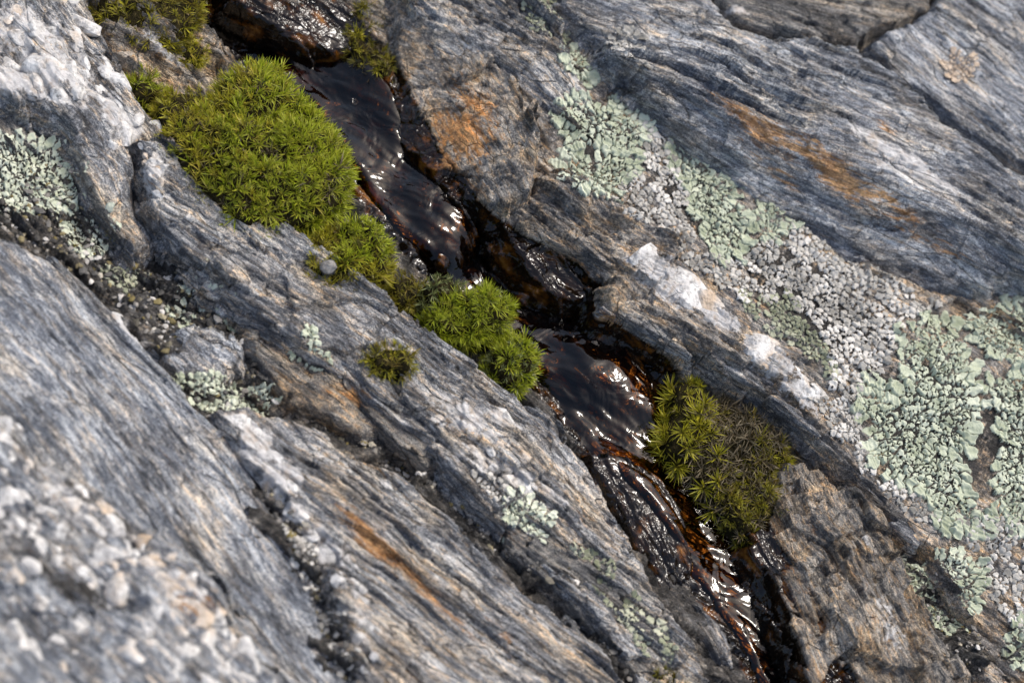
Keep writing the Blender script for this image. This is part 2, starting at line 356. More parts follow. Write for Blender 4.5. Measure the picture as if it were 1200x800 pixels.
# ------------------------------------------------------------------ mesh helpers
COL = scene.collection
def grid_mesh(name, X, Y, Z, keep, mat, attrs=None, origin=(0, 0, 0), smooth=True, ids=None):
    ny, nx = X.shape
    k = keep[:-1, :-1] & keep[1:, :-1] & keep[:-1, 1:] & keep[1:, 1:]
    idx = np.arange(ny*nx).reshape(ny, nx)
    q = np.stack([idx[:-1, :-1][k], idx[:-1, 1:][k], idx[1:, 1:][k], idx[1:, :-1][k]], 1)
    used = np.zeros(ny*nx, bool); used[q.ravel()] = True
    remap = np.cumsum(used)-1
    co = np.stack([X.ravel(), Y.ravel(), Z.ravel()], 1)[used]
    co = (co-np.array(origin))*CM
    return raw_mesh(name, co, remap[q], mat, {a: (t, v.reshape(ny*nx, -1)[used]) for a, (t, v) in (attrs or {}).items()}, smooth)
def raw_mesh(name, co, q, mat, attrs=None, smooth=True):
    me = bpy.data.meshes.new(name)
    me.vertices.add(len(co)); me.vertices.foreach_set('co', np.ascontiguousarray(co, np.float32).ravel())
    m, w = q.shape
    me.loops.add(m*w); me.loops.foreach_set('vertex_index', q.astype(np.int32).ravel())
    me.polygons.add(m); me.polygons.foreach_set('loop_start', np.arange(0, m*w, w, dtype=np.int32))
    me.polygons.foreach_set('use_smooth', np.full(m, smooth, bool))
    me.update(calc_edges=True)
    for a, (t, v) in (attrs or {}).items():
        at = me.attributes.new(a, t, 'POINT')
        at.data.foreach_set('vector' if t == 'FLOAT_VECTOR' else 'color', np.ascontiguousarray(v, np.float32).ravel())
    me.materials.append(mat)
    return me
def obj(name, me, parent=None, loc=(0, 0, 0), **props):
    o = bpy.data.objects.new(name, me); COL.objects.link(o)
    o.location = tuple(v*CM for v in loc)
    if parent is not None: o.parent = parent
    for k, v in props.items(): o[k] = v
    return o

# ------------------------------------------------------------------ rock bodies: tops given by heights, walls that plunge, foliation relief
class Rock:
    def __init__(s, poly, ctrl, fol, zref=0.0, slope=3.0, rnd=0.35, amp=1.0, cuts=(), ragged=1.0, seed=0, knob=0.0, knobscale=1.0, soil=0.0, wet=0.0, mat=None, deep=-4.0, crag=0.25, sheet=1.0):
        s.poly = np.array([P(p[0], p[1], p[2] if len(p) > 2 else zref) for p in poly])
        s.ctrl = [tuple(P(a, b, c)) for a, b, c in ctrl]
        a = P(*fol[0], zref); b = P(*fol[1], zref); s.ang = math.atan2(b[1]-a[1], b[0]-a[0])
        s.zref, s.slope, s.rnd, s.amp, s.ragged, s.seed, s.knob, s.ks = zref, slope, rnd, amp, ragged, seed, knob, knobscale
        s.soil, s.wet, s.mat, s.deep, s.crag, s.sheet = soil, wet, mat or M_GREY, deep, crag, sheet
        s.cuts = []
        for c in cuts:
            q = np.array([P(*v) for v in c]); A = np.c_[q[:, :2], np.ones(3)]
            s.cuts.append(np.linalg.solve(A, q[:, 2]))
        s.bb = (s.poly[:, 0].min()-1.6, s.poly[:, 1].min()-1.6, s.poly[:, 0].max()+1.6, s.poly[:, 1].max()+1.6)
    def frame(s, x, y):
        c, n = math.cos(s.ang), math.sin(s.ang)
        t = x*c+y*n; q = -x*n+y*c
        q = q + 0.35*fbm(t*0.11, q*0.16, 2, 11+s.seed) + 0.06*perlin(t*0.7, q*0.7, 5)
        return t, q
    def full(s, x, y):
        t, q = s.frame(x, y); sd = s.seed
        d = poly_sdf(s.poly, x, y)
        f1, f2, i1, _, _ = worley(t/2.2, q/0.9, 20+sd)
        hA, sA, tA = sheets(t, q, .85, 4.5, 200+sd); hB, sB, tB = sheets(t, q, .30, 2.0, 210+sd); hC, sC, tC = sheets(t, q, .12, .9, 220+sd)
        d = d + s.ragged*(0.30*hA+0.16*hB+0.16*(RND[2][i1]-0.5) + 0.16*fbm(t*0.5, q*1.4, 3, 31+sd))
        z = interp(s.ctrl, x, y)
        for k in s.cuts:
            z = np.minimum(z, x*k[0]+y*k[1]+k[2] + 0.12*fbm(t*0.35, q*0.6, 3, 71+sd))
        a = s.amp*(1-0.85*sstep(-.1, .25, chan_wet(x, y))*sstep(-0.3, -0.9, z)); cg = s.crag*a/s.amp
        if s.seed == 17:
            dk = np.clip(1.15*field(DARK, x, y), 0, 1); cg = cg*(1-0.75*dk); a = a*(1-0.72*dk)
        _, _, iA, dx, dy = worley(t/3.8+0.3*perlin(t*.3, q*.5, 8), q/0.95, 1+sd)
        z = z + a*(0.10*(RND[2][iA]-0.5) + dy*0.14*(RND[3][iA]-0.4) + dx*0.10*(RND[1][iA]-0.5))
        z = z + a*s.sheet*np.clip(0.85+1.5*fbm(t*.13, q*.3, 2, 230+sd), .15, 1.4)*(0.20*hA+0.17*sA+0.12*tA + 0.085*hB+0.075*sB+0.06*tB + 0.030*hC+0.026*sC)
        g1, g2, iB, dx, dy = worley(t/1.25, q/0.33, 2+sd)
        z = z + a*(0.03*(RND[2][iB]-0.5) + dy*0.04*(RND[3][iB]-0.4) + dx*0.03*(RND[1][iB]-0.5))
        z = z + a*(0.045*perlin(t*0.45, q*4.2, 3+sd) + 0.03*perlin(t*1.3, q*9.0, 4+sd) + 0.05*fbm(t*0.8, q*1.0, 4, 6+sd))
        z = z + a*0.035*fbm(t*2.5, q*5.0, 3, 86+sd)
        if s.crag:
            wx = x+0.35*fbm(x*.7, y*.7, 2, 81); wy = y+0.35*fbm(x*.7, y*.7, 2, 82)
            _, _, iC, dx, dy = worley(wx/3.6, wy/2.6, 87+sd)
            z = z + cg*(0.55*(RND[2][iC]-0.5) + dx*0.9*(RND[3][iC]-.5) + dy*1.0*(RND[0][iC]-.5))
            _, _, iC, dx, dy = worley(wx/1.9, wy/1.5, 83+sd)
            z = z + cg*(0.38*(RND[2][iC]-0.5) + dx*0.7*(RND[3][iC]-.5) + dy*0.8*(RND[0][iC]-.5))
            _, _, iC, dx, dy = worley(wx/.62, wy/.5, 84+sd)
            z = z + cg*(0.14*(RND[2][iC]-0.5) + dx*0.26*(RND[3][iC]-.5) + dy*0.30*(RND[0][iC]-.5))
            z = z + cg*0.05*fbm(x*3, y*3, 3, 85)
        if s.knob:
            k1, k2, ik, _, _ = worley(x/s.ks+0.2*perlin(x, y, 9), y/s.ks, 9+sd)
            z = z + s.knob*a/s.amp*(np.sqrt(np.clip(1-(k1/0.62)**2, 0, 1))-0.5)*(0.4+0.6*RND[2][ik])
        ins = np.clip(d/s.rnd, 0, 1)
        z = z - s.rnd*0.8*(1-np.sqrt(1-(1-ins)**2))
        z = z - s.slope*np.clip(-d, 0, None)
        return z, d, t, q
    def H(s, x, y):
        x = np.asarray(x, float); y = np.asarray(y, float)
        return s.full(x, y)[0]
    def build(s, name, floor, res=RES, **props):
        gx = np.arange(s.bb[0], s.bb[2], res); gy = np.arange(s.bb[1], s.bb[3], res)
        X, Y = np.meshgrid(gx, gy)
        Z, D, t, q = s.full(X, Y)
        fl = floor(X, Y) if floor is not None else np.full(X.shape, -9.0)
        keep = (Z > fl-0.5) & (Z > s.deep)
        # shelves and hollows on the walls
        w = sstep(-0.02, 0.35, -D)
        off = w*(0.20*perlin(t*0.3, Z*3.0+q*.3, 41+s.seed)+0.11*perlin(t*0.7, Z*8.0, 42+s.seed)+0.10*perlin(t*0.8, Z*0.8, 44))
        n = -math.sin(s.ang), math.cos(s.ang)
        wz = chan_wet(X, Y)
        wet = np.clip((wz+0.25)*2.2, 0, 1)*sstep(-0.15, -0.75, Z)+s.wet
        wet = np.clip(wet, 0, 1)
        stn = field(STAIN, X, Y); qz = field(QUARTZ, X, Y)
        stn = np.maximum(stn, 0.7*sstep(-0.25, 0.05, wz)*sstep(0.6, -0.8, Z))
        stn = np.maximum(stn, 0.30 if s.mat in (M_BROWN, M_WARM) else 0.16)
        soil = np.clip(np.maximum(field(DARK, X, Y), s.soil + 0.55*w*sstep(-0.2, -1.6, Z)), 0, 1)  # walls also get darker with depth
        mask = np.stack([stn, qz, wet, soil], -1)
        folv = np.stack([t, q, Z], -1)
        X = X+n[0]*off; Y = Y+n[1]*off
        s.org = (float(s.poly[:, 0].mean()), float(s.poly[:, 1].mean()), s.zref)
        me = grid_mesh(name, X, Y, Z, keep, s.mat, {'fol': ('FLOAT_VECTOR', folv), 'mask': ('FLOAT_COLOR', mask)}, s.org)
        s.obj = obj(name, me, None, s.org, **props)
        return s.obj

# ---- bedrock: the gullies and the channel floor between the slabs
FOL = ((200, 200), (800, 660))
bed = Rock([(-500,-500),(1700,-500),(1700,1300),(-500,1300)],
  [(300,20,-3.0),(360,80,-1.9),(400,120,-1.7),(430,180,-1.5),(445,250,-1.4),(500,260,-1.5),(560,320,-2.3),(620,345,-2.3),(680,420,-1.7),(740,470,-1.8),(700,560,-1.7),(840,620,-1.8),(880,740,-1.6),(940,800,-1.8),
   (60,240,-0.5),(0,160,-0.3),(90,280,-0.8),(50,150,-.9),(150,320,-.9),(220,350,-.8),(200,400,-.8),(300,470,-.8),(450,520,-1.0),(600,610,-1.0),(700,700,-1.1),(780,790,-1.2),(300,580,-.1),(360,680,.0),(400,760,.0),
   (250,-40,-3),(120,60,-1.2),(800,250,-1.5),(1100,500,-1.5),(1000,620,-1.2),(1110,680,-.8),(1180,760,-.6),(1000,100,-1),(1200,0,-1),(100,600,-1),(0,780,-1),(600,150,-1.5)],
  FOL, -1.5, amp=1.25, crag=.8, ragged=0, seed=0, knob=.10, knobscale=.28, soil=0.75, mat=M_DARK)
bed.bb = (-26, -24, 30, 27)

R = {}
R['S1'] = Rock([(-60,250),(0,280),(60,300),(118,350),(150,380),(170,405),(225,475),(262,505),(300,560),(345,640),(385,720),(430,820),(430,900),(-80,900)],
  [(0,300,.5),(118,360,.15),(225,480,.05),(0,480,1.3),(150,560,.7),(300,620,.2),(400,760,.0),(200,750,.9),(0,790,2.0),(60,400,.9)], ((60,330),(420,740)), .3, slope=2.2, rnd=.3, amp=.85, seed=3, sheet=.36, crag=.1, mat=M_GREY)
R['S3'] = Rock([(258,492),(290,476),(330,482),(400,520),(480,562),(560,622),(640,700),(700,752),(760,830),(760,900),(480,900),(425,790),(400,720),(390,660),(350,630),(318,570),(285,530)],
  [(270,500,.25),(330,495,.1),(345,590,.45),(405,640,.65),(500,590,0),(600,700,-.1),(450,740,.6),(700,780,-.3),(520,800,.5)], ((300,500),(680,800)), .2, slope=2.4, rnd=.12, amp=1.0, seed=5, mat=M_PALE)
R['S2'] = Rock([(-60,440),(0,478),(45,540),(110,560),(165,608),(215,655),(255,690),(290,750),(340,800),(370,900),(-100,900)],
  [(0,510,2.2),(100,585,2.0),(0,640,2.9),(0,790,3.6),(200,690,2.7),(300,790,2.0),(110,720,2.2),(180,790,3.0),(60,730,2.2)], ((60,500),(300,730)), 2.4, slope=2.0, rnd=.3, amp=.9, seed=7, sheet=.4, knob=.28, knobscale=.75, mat=M_GREY, soil=.12)
R['M1'] = Rock([(158,172),(190,172),(225,185),(260,215),(330,262),(400,310),(470,360),(540,420),(600,452),(640,468),(690,530),(740,610),(775,680),(820,740),(860,810),(860,880),(800,860),(752,770),(700,710),(640,640),(565,580),(520,535),(440,465),(380,420),(300,368),(235,312),(185,250),(165,205)],
  [(172,185,.7),(205,235,.6),(300,300,.55),(330,270,.5),(400,370,.4),(450,430,.1),(480,390,.1),(560,520,.15),(600,460,-.1),(640,590,0),(690,560,-.35),(720,660,-.4),(790,780,-.8),(760,700,-.9)],
  ((210,230),(600,520)), .2, slope=3.2, rnd=.14, amp=1.0, sheet=.8, seed=9, crag=.5, mat=M_PALE)
R['L0'] = Rock([(-60,-60),(95,-60),(105,0),(128,55),(160,105),(205,150),(165,165),(160,205),(178,262),(160,285),(140,262),(112,215),(100,165),(60,135),(-60,75)],
  [(0,-20,1.5),(60,50,1.2),(0,70,.9),(90,110,.9),(130,140,.7),(130,215,.3),(155,260,-.4),(110,20,.4),(180,140,.3)], ((20,20),(160,180)), .7, slope=2.2, rnd=.4, amp=.9, seed=11, sheet=.6, knob=.18, knobscale=1.1, mat=M_PALE)
R['L1'] = Rock([(95,-60),(235,-60),(240,10),(262,60),(255,110),(200,125),(160,105),(125,55)],
  [(110,10,0),(150,60,-.1),(200,80,-.1),(240,80,-.6),(180,20,.2),(240,-20,-.4)], ((110,20),(260,110)), -.2, slope=1.6, rnd=.4, amp=1.1, seed=12, crag=.9, mat=M_WARM)
R['L2'] = Rock([(-60,75),(30,105),(95,150),(105,190),(40,175),(-60,150)], [(0,105,.1),(60,150,-.2),(95,175,-.4)], ((0,80),(110,190)), -.1, slope=1.4, rnd=.5, amp=.45, crag=.1, seed=14, soil=.35, mat=M_DARK)
R['T0'] = Rock([(262,-60),(272,0),(320,28),(352,44),(398,55),(440,50),(470,30),(480,-60)], [(285,0,-.5),(350,30,-.7),(400,40,-.9),(450,20,-.6),(380,-30,-.2)], ((300,0),(420,60)), -.6, slope=3, rnd=.25, amp=.9, seed=15, mat=M_WARM)
R['R1'] = Rock([(468,-60),(470,25),(482,80),(500,130),(512,170),(555,205),(608,240),(650,268),(690,290),(718,318),(720,352),(748,362),(800,390),(850,412),(905,440),(960,495),(1005,545),(1045,585),(1085,620),(1115,650),(1150,720),(1185,830),(1260,830),(1300,340),(1200,345),(1100,340),(1030,320),(930,262),(830,192),(760,142),(700,85),(640,10),(620,-60)],
  [(490,20,.3),(500,120,.1),(560,90,.7),(590,190,.5),(600,20,1.0),(650,120,1.1),(625,262,.1),(690,300,-.1),(720,240,.7),(740,360,.35),(780,300,.9),(850,390,.8),(900,260,.5),(830,205,.5),(1100,360,.4),(950,440,.7),(1000,335,.4),(1050,560,.3),(1100,420,.9),(1180,400,.9),(1180,600,.5),(1100,610,.2),(1150,700,-.1),(1190,780,-.3),(1120,660,-.1)],
  ((600,240),(1000,520)), .5, slope=2.2, rnd=.1, amp=1.0, crag=.5, sheet=.8, seed=17, cuts=[((560,60,.9),(612,205,.5),(503,140,-.6))], mat=M_BROWN, soil=.03, ragged=.7)
lip = [(712,352),(745,365),(800,392),(850,416),(905,445),(960,492),(1005,540),(1045,582),(1085,620)]
inn = [(1100,590),(1060,548),(1015,495),(965,455),(905,405),(850,375),(800,345),(745,322)]
R['R5'] = Rock([(x-5, y+9) for x, y in lip]+inn, [(725,350,.25),(800,380,.35),(900,430,.35),(1000,525,.2),(1080,610,.0),(850,385,.3)], ((720,350),(1000,530)), .25, slope=5, rnd=.04, amp=.8, crag=.15, sheet=1.2, seed=49, ragged=1.0, mat=M_PALE)
R['R6'] = Rock([(x-12, y+24) for x, y in lip[1:]]+inn, [(735,380,-.4),(800,405,-.35),(900,460,-.35),(1000,555,-.4),(1080,630,-.5)], ((720,350),(1000,530)), -.4, slope=5, rnd=.04, amp=.8, crag=.15, sheet=1.2, seed=51, ragged=1.2, mat=M_BROWN)
R['M2'] = Rock([(196,272),(240,326),(296,380),(375,432),(432,478),(512,548),(560,594),(632,655),(690,722),(745,785),(790,780),(720,690),(640,600),(560,540),(470,460),(380,390),(300,330),(240,280)],
  [(215,285,-.2),(300,370,-.2),(420,455,-.25),(540,560,-.35),(640,645,-.45),(740,765,-.8)], ((210,230),(600,520)), -.3, slope=5, rnd=.04, amp=.8, crag=.25, sheet=1.2, seed=53, ragged=1.4, mat=M_DARK)
R['R2'] = Rock([(470,92),(500,62),(556,72),(592,110),(622,175),(618,232),(590,240),(545,215),(512,180),(484,140)],
  [(500,80,.5),(555,85,1.1),(590,125,1.2),(612,205,.9),(545,200,-.1),(500,150,-.2),(560,150,.5)], ((500,80),(600,230)), .4, slope=3.5, rnd=.08, amp=.8, crag=.9, sheet=.5, seed=43, ragged=.6, mat=M_BROWN,
  cuts=[((575,100,1.1),(610,200,.9),(520,165,-.25))])
R['R3'] = Rock([(492,-60),(486,20),(505,58),(560,70),(600,108),(628,160),(690,175),(700,130),(676,100),(640,40),(612,-60)],
  [(500,0,.8),(520,50,.8),(560,30,1.3),(620,80,1.6),(640,150,1.2),(690,165,1.0),(600,0,1.5)], ((500,0),(690,160)), 1.1, slope=3, rnd=.1, amp=1.2, crag=.6, sheet=1.0, seed=45, mat=M_PALE,
  cuts=[((520,10,1.3),(650,110,1.5),(600,115,.6))])
R['R4'] = Rock([(600,240),(640,205),(700,225),(750,255),(790,300),(770,330),(722,318),(690,290),(640,265)],
  [(620,235,.3),(660,225,.8),(740,265,1.0),(770,310,.9),(700,280,.3),(650,255,.2)], ((610,220),(770,320)), .6, slope=3, rnd=.1, amp=1.1, crag=.4, sheet=1.1, seed=47, mat=M_BROWN)
R['N1'] = Rock([(585,248),(640,258),(690,285),(722,318),(708,350),(668,345),(628,318),(600,290)], [(600,262,-.5),(650,290,-.4),(700,325,-.6),(660,335,-.9)], ((590,240),(720,350)), -.5, slope=2.4, rnd=.12, amp=1.3, seed=19, crag=.9, mat=M_WARM)
R['T1'] = Rock([(640,-60),(655,15),(700,70),(760,130),(835,180),(925,250),(1020,305),(1110,330),(1260,345),(1330,230,3),(1200,205,3),(1165,184,3),(1120,150,3),(1080,114,3),(1040,80,3),(1000,58,3),(930,44,3),(862,26,3),(800,-60,3)],
  [(680,20,2.0),(760,70,2.5),(850,100,2.8),(960,150,3.0),(1060,210,3.0),(1180,260,2.9),(1000,80,3.1),(1150,190,3.0)], ((760,50),(1150,230)), 1.2, slope=2.0, rnd=.2, amp=1.2, seed=21, mat=M_GREY,
  cuts=[((745,75,2.5),(1060,215,3.0),(905,245,.5))])
R['T3'] = Rock([(800,-60),(866,18),(935,36),(1004,48),(1030,34),(1060,22),(1092,12),(1110,-60)], [(880,0,2.9),(1000,30,3.0),(1060,0,3.1)], ((860,0),(1010,45)), 3.0, slope=4, rnd=.2, amp=.8, seed=23, mat=M_DARK, ragged=.6)
R['T2'] = Rock([(1120,-60),(1098,12),(1064,30),(1012,54),(1048,76),(1088,106),(1128,142),(1172,175),(1210,196),(1300,215),(1330,-60)], [(1030,55,3.1),(1100,80,3.1),(1180,150,3.1),(1180,20,3.4)], ((1080,20),(1200,110)), 3.1, slope=4, rnd=.22, amp=.75, seed=25, mat=M_GREY, ragged=.6)
R['W1'] = Rock([(928,540),(962,545),(1000,588),(1032,630),(1062,690),(1092,740),(1135,830),(1140,900),(960,900),(955,800),(930,725),(905,670),(888,636),(905,600)],
  [(940,560,-.2),(975,600,-.1),(920,650,-.7),(960,660,-.1),(1000,740,.1),(1050,720,-.1),(970,780,-.4),(1080,790,0)], ((940,550),(1060,760)), -.2, slope=3, rnd=.12, amp=1.0, seed=27, sheet=.6, crag=.8, mat=M_WARM)
R['G1'] = Rock([(198,395),(225,380),(262,385),(285,400),(290,425),(270,448),(235,440),(205,425)], [(215,400,-.3),(250,400,-.3),(275,430,-.6),(230,430,-.5)], ((200,390),(290,440)), -.4, slope=1.8, rnd=.4, amp=.7, sheet=.5, seed=29, mat=M_GREY)
R['G2'] = Rock([(292,385),(320,380),(355,405),(400,440),(440,472),(470,500),(440,502),(395,490),(350,470),(310,430)], [(305,390,-.2),(350,430,-.2),(400,460,-.3),(450,495,-.7)], ((295,385),(450,495)), -.3, slope=2, rnd=.3, amp=.8, seed=31, mat=M_WARM)
R['C1'] = Rock([(690,535),(735,548),(775,570),(800,610),(812,660),(800,690),(775,690),(745,640),(712,585)], [(710,550,-1.0),(760,590,-1.0),(780,650,-1.0),(800,680,-1.3)], ((700,540),(800,690)), -1.2, slope=2.2, rnd=.2, amp=1.2, seed=33, wet=.5, mat=M_WARM)
R['C2'] = Rock([(808,702),(830,715),(855,740),(876,775),(868,785),(840,765),(818,735)], [(815,708,-1.2),(845,745,-1.1),(870,780,-1.5)], ((808,702),(872,782)), -1.2, slope=2.5, rnd=.2, amp=.7, seed=35, wet=.15, mat=M_PALE)
R['C3'] = Rock([(472,215),(505,208),(545,240),(565,285),(548,312),(510,318),(480,290),(465,250)], [(490,230,-1.15),(530,260,-1.0),(550,295,-1.3),(490,290,-1.3)], ((480,215),(560,310)), -1.7, slope=1.5, rnd=.6, amp=.5, crag=.1, sheet=.5, seed=37, wet=.8, mat=M_WARM)
R['C4'] = Rock([(662,385),(700,380),(745,410),(780,455),(770,500),(720,505),(680,470),(655,430)], [(680,400,-1.3),(705,440,-1.0),(760,470,-1.3),(710,490,-1.4)], ((670,390),(770,500)), -1.7, slope=1.4, rnd=.7, amp=.5, crag=.1, sheet=.5, seed=39, wet=.8, mat=M_WARM)
R['C5'] = Rock([(385,60),(430,55),(465,90),(480,150),(490,200),(455,185),(420,140),(392,100)], [(400,75,-1.5),(440,90,-1.1),(465,150,-1.1),(480,190,-1.3)], ((390,60),(490,200)), -1.6, slope=2, rnd=.4, amp=.7, crag=.15, sheet=.6, seed=41, wet=.8, mat=M_WARM)

INFO = {
 'S1': ('rock_slab', 'smooth blue-grey schist slab with fine parallel striations beside the lichen gully', 'rock slab'),
 'S3': ('rock_slab', 'striped grey slab tipped with white quartz and streaked with rust', 'rock slab'),
 'S2': ('rock_ledge', 'knobbly ledge studded with pale and ochre quartz nodules, out of focus', 'rock ledge'),
 'M1': ('rock_rib', 'long slanting rock rib that carries the bright green moss cushions', 'rock rib'),
 'L0': ('rock_ledge', 'lumpy whitish grey rock ridge above the mint lichen, ending beside the rib', 'rock ledge'),
 'L1': ('rock_block', 'brownish broken rock under the olive moss at the dark hole', 'rock'),
 'L2': ('rock_step', 'dark weathered rock step just above the mint green lichen', 'rock'),
 'T0': ('rock_block', 'grey-brown rock block overhanging the head of the wet channel', 'rock'),
 'R1': ('rock_slab', 'big warm grey rock face covered with sage green and grey lichens', 'rock slab'),
 'R5': ('rock_plate', 'thin layered grey plate edging the lichen rock below the white quartz', 'rock plate'),
 'R6': ('rock_plate', 'brownish lower plate under the quartz ledge, just above the withered moss', 'rock plate'),
 'M2': ('rock_plate', 'dark splintered plate under the long moss rib, facing the gully', 'rock plate'),
 'R2': ('rock_block', 'ochre-stained angular block jutting over the top of the wet channel', 'rock'),
 'R3': ('rock_block', 'splintered pale block between the ochre block and the olive crust lichen', 'rock'),
 'R4': ('rock_ledge', 'layered brown ledge under the scalloped lichen, above the olive bulge', 'rock ledge'),
 'N1': ('rock_block', 'olive-grey layered rock bulge low in the channel bank under the lichen rock', 'rock'),
 'T1': ('rock_slab', 'thick blue-grey slab with rusty orange underside above the lichens', 'rock slab'),
 'T3': ('rock_slab', 'dark grey rock plate behind the forked black crack', 'rock slab'),
 'T2': ('rock_slab', 'grey slab with a round tan spot across the forked crack', 'rock slab'),
 'W1': ('rock_wedge', 'grey-brown rock wedge beside the lower end of the wet channel', 'rock'),
 'G1': ('stone', 'small rounded blue-grey stone lying in the lichen gully', 'stone'),
 'G2': ('rock_splinter', 'narrow ochre-spotted rock splinter beneath the moss rib', 'rock'),
 'C1': ('wet_stone', 'glistening brown wet plate of rock splitting the channel', 'stone'),
 'C2': ('rock_splinter', 'pale brown pointed splinter at the edge of the water', 'rock'),
 'C3': ('wet_stone', 'amber wet boulder with a bright reflection under the moss cushion', 'stone'),
 'C4': ('wet_stone', 'dark amber wet tongue of rock in the middle of the channel', 'stone'),
 'C5': ('wet_stone', 'rusty brown wet rock below the drooping moss tuft', 'stone'),
}
_cg = np.meshgrid(np.arange(-32, 36, .3), np.arange(-32, 36, .3)); _cb = bed.H(*_cg)
def floor_fn(X, Y):
    i = np.clip(((X+32)/.3).astype(int), 0, _cb.shape[1]-1); j = np.clip(((Y+32)/.3).astype(int), 0, _cb.shape[0]-1)
    return _cb[j, i]-.15
for k, r in R.items():
    nm, lb, ct = INFO[k]
    r.build(nm, floor_fn, RES*(1.25 if k in ('S2', 'L0', 'L2') else 1.0), label=lb, category=ct, kind='thing')

def top(x, y, keys=None):
    x = np.asarray(x, float); y = np.asarray(y, float)
    z = bed.H(x, y)
    for k, r in R.items():
        if keys and k not in keys: continue
        m = (x > r.bb[0]) & (x < r.bb[2]) & (y > r.bb[1]) & (y < r.bb[3])
        if m.any():
            z[m] = np.maximum(z[m], r.H(x[m], y[m]))
    return z

# bedrock sheet, fine where the photograph looks and coarse far out
gx = np.arange(bed.bb[0], bed.bb[2], 0.06); gy = np.arange(bed.bb[1], bed.bb[3], 0.06)
X, Y = np.meshgrid(gx, gy)
Z, D, t, q = bed.full(X, Y)
wz = chan_wet(X, Y)
wet = np.clip((wz+.2)*4, 0, 1)
cx, cy = X[::4, ::4], Y[::4, ::4]
Zc = np.full(cx.shape, -9.0)
for r in R.values():
    m = (cx > r.bb[0]) & (cx < r.bb[2]) & (cy > r.bb[1]) & (cy < r.bb[3])
    if m.any():
        d = poly_sdf(r.poly, cx[m], cy[m]); Zc[m] = np.maximum(Zc[m], np.where(d > 1.0, 9.0, -9.0))
cov = np.repeat(np.repeat(Zc > 0, 4, 0), 4, 1)[:X.shape[0], :X.shape[1]]
qz = field(QUARTZ, X, Y); stn = np.maximum(field(STAIN, X, Y), 0.5*np.clip(wz*2, 0, 1))
mask = np.stack([stn, qz, wet, np.full(X.shape, bed.soil)*(1-0.7*np.clip(wet, 0, 1))], -1)
me = grid_mesh('bedrock', X, Y, Z, ~cov, M_DARK, {'fol': ('FLOAT_VECTOR', np.stack([t, q, Z], -1)), 'mask': ('FLOAT_COLOR', mask)})
obj('bedrock', me, None, kind='structure')
gx = np.concatenate([np.arange(-300, -40, 4.0), np.arange(-40, 40, 1.0), np.arange(40, 301, 4.0)])
X, Y = np.meshgrid(gx, gx)
far = np.clip((np.maximum(abs(X-2), abs(Y-1.5))-24)/12, 0, 1)
Z = -4.5 + far*(2.5+1.6*fbm(X*0.05, Y*0.07, 4, 90)+0.5*fbm(X*0.3, Y*0.5, 3, 91))
t, q = bed.frame(X, Y)
mask = np.stack([0.2*np.ones(X.shape), 0.2*np.ones(X.shape), 0*X, 0.1+0*X], -1)
me = grid_mesh('rock_ground', X, Y, Z, np.ones(X.shape, bool), M_GREY, {'fol': ('FLOAT_VECTOR', np.stack([t, q, Z], -1)), 'mask': ('FLOAT_COLOR', mask)})
obj('rock_ground', me, None, kind='structure')

# ---- trickling water: a film that follows the smoothed channel floor
def box(a, k):
    for ax in (0, 1):
        p = np.pad(a, [(k, k) if i == ax else (0, 0) for i in (0, 1)], mode='edge'); c = np.cumsum(p, ax)
        c = np.concatenate([np.zeros_like(np.take(c, [0], ax)), c], ax)
        n = a.shape[ax]
        a = (np.take(c, range(2*k+1, 2*k+1+n), ax)-np.take(c, range(n), ax))/(2*k+1)
    return a
c = np.array(CHAN)
gx = np.arange(c[:, 0].min()-2.5, c[:, 0].max()+2.5, 0.05); gy = np.arange(c[:, 1].min()-1, c[:, 1].max()+1, 0.05)
X, Y = np.meshgrid(gx, gy)
wz = chan_wet(X, Y)
Zb = top(X, Y, ('C1', 'C3', 'C4', 'C5'))
Zs = box(box(Zb, 9), 9)
t, q = bed.frame(X, Y)
Zw = Zs + 0.17 + 0.06*fbm(t*0.6, q*1.5, 2, 55) + 0.010*perlin(t*1.6, q*4.5, 57) + 0.10*perlin(t*.3, q*.5, 58) - 0.35*sstep(0.35, 0.0, wz)
keep = (Zw > Zb-0.03) & (wz > 0.02)
me = grid_mesh('water', X, Y, Zw, keep, M_WATER)
obj('water', me, None, kind='structure')

# ------------------------------------------------------------------ quartz nodules set in the ledges
def nodule_mesh(seed, flat=0.8):
    bm = bmesh.new(); bmesh.ops.create_icosphere(bm, subdivisions=3, radius=1.0)
    co = np.array([v.co for v in bm.verts])
    n = 0.30*perlin3(co[:, 0]*1.1+seed*7, co[:, 1]*1.1, co[:, 2]*1.1, seed)+0.12*perlin3(co[:, 0]*2.7, co[:, 1]*2.7+seed, co[:, 2]*2.7, seed+3)
    _, _, i, _, _ = worley(co[:, 0]*1.3+seed, co[:, 1]*1.3+co[:, 2], seed)
    co = co*(1+0.6*n)[:, None]
    rs = np.random.RandomState(seed+900)
    for _ in range(13):                        # cleaved faces
        dv = rs.normal(size=3); dv /= np.linalg.norm(dv); o_ = rs.uniform(.55, .85)
        ex = np.clip(co@dv-o_, 0, None); co = co-ex[:, None]*dv*0.93
    co = co*np.array([1, 1, flat])*1.2
    for v, p in zip(bm.verts, co): v.co = p
    for f in bm.faces: f.smooth = False
    me = bpy.data.meshes.new('quartz_nodule'); bm.to_mesh(me); bm.free(); return me
NOD = []
for i in range(7):
    a = nodule_mesh(i); a.materials.append(M_QUARTZ); b = a.copy(); b.materials.clear(); b.materials.append(M_QUARTZ_W); NOD.append((a, b))
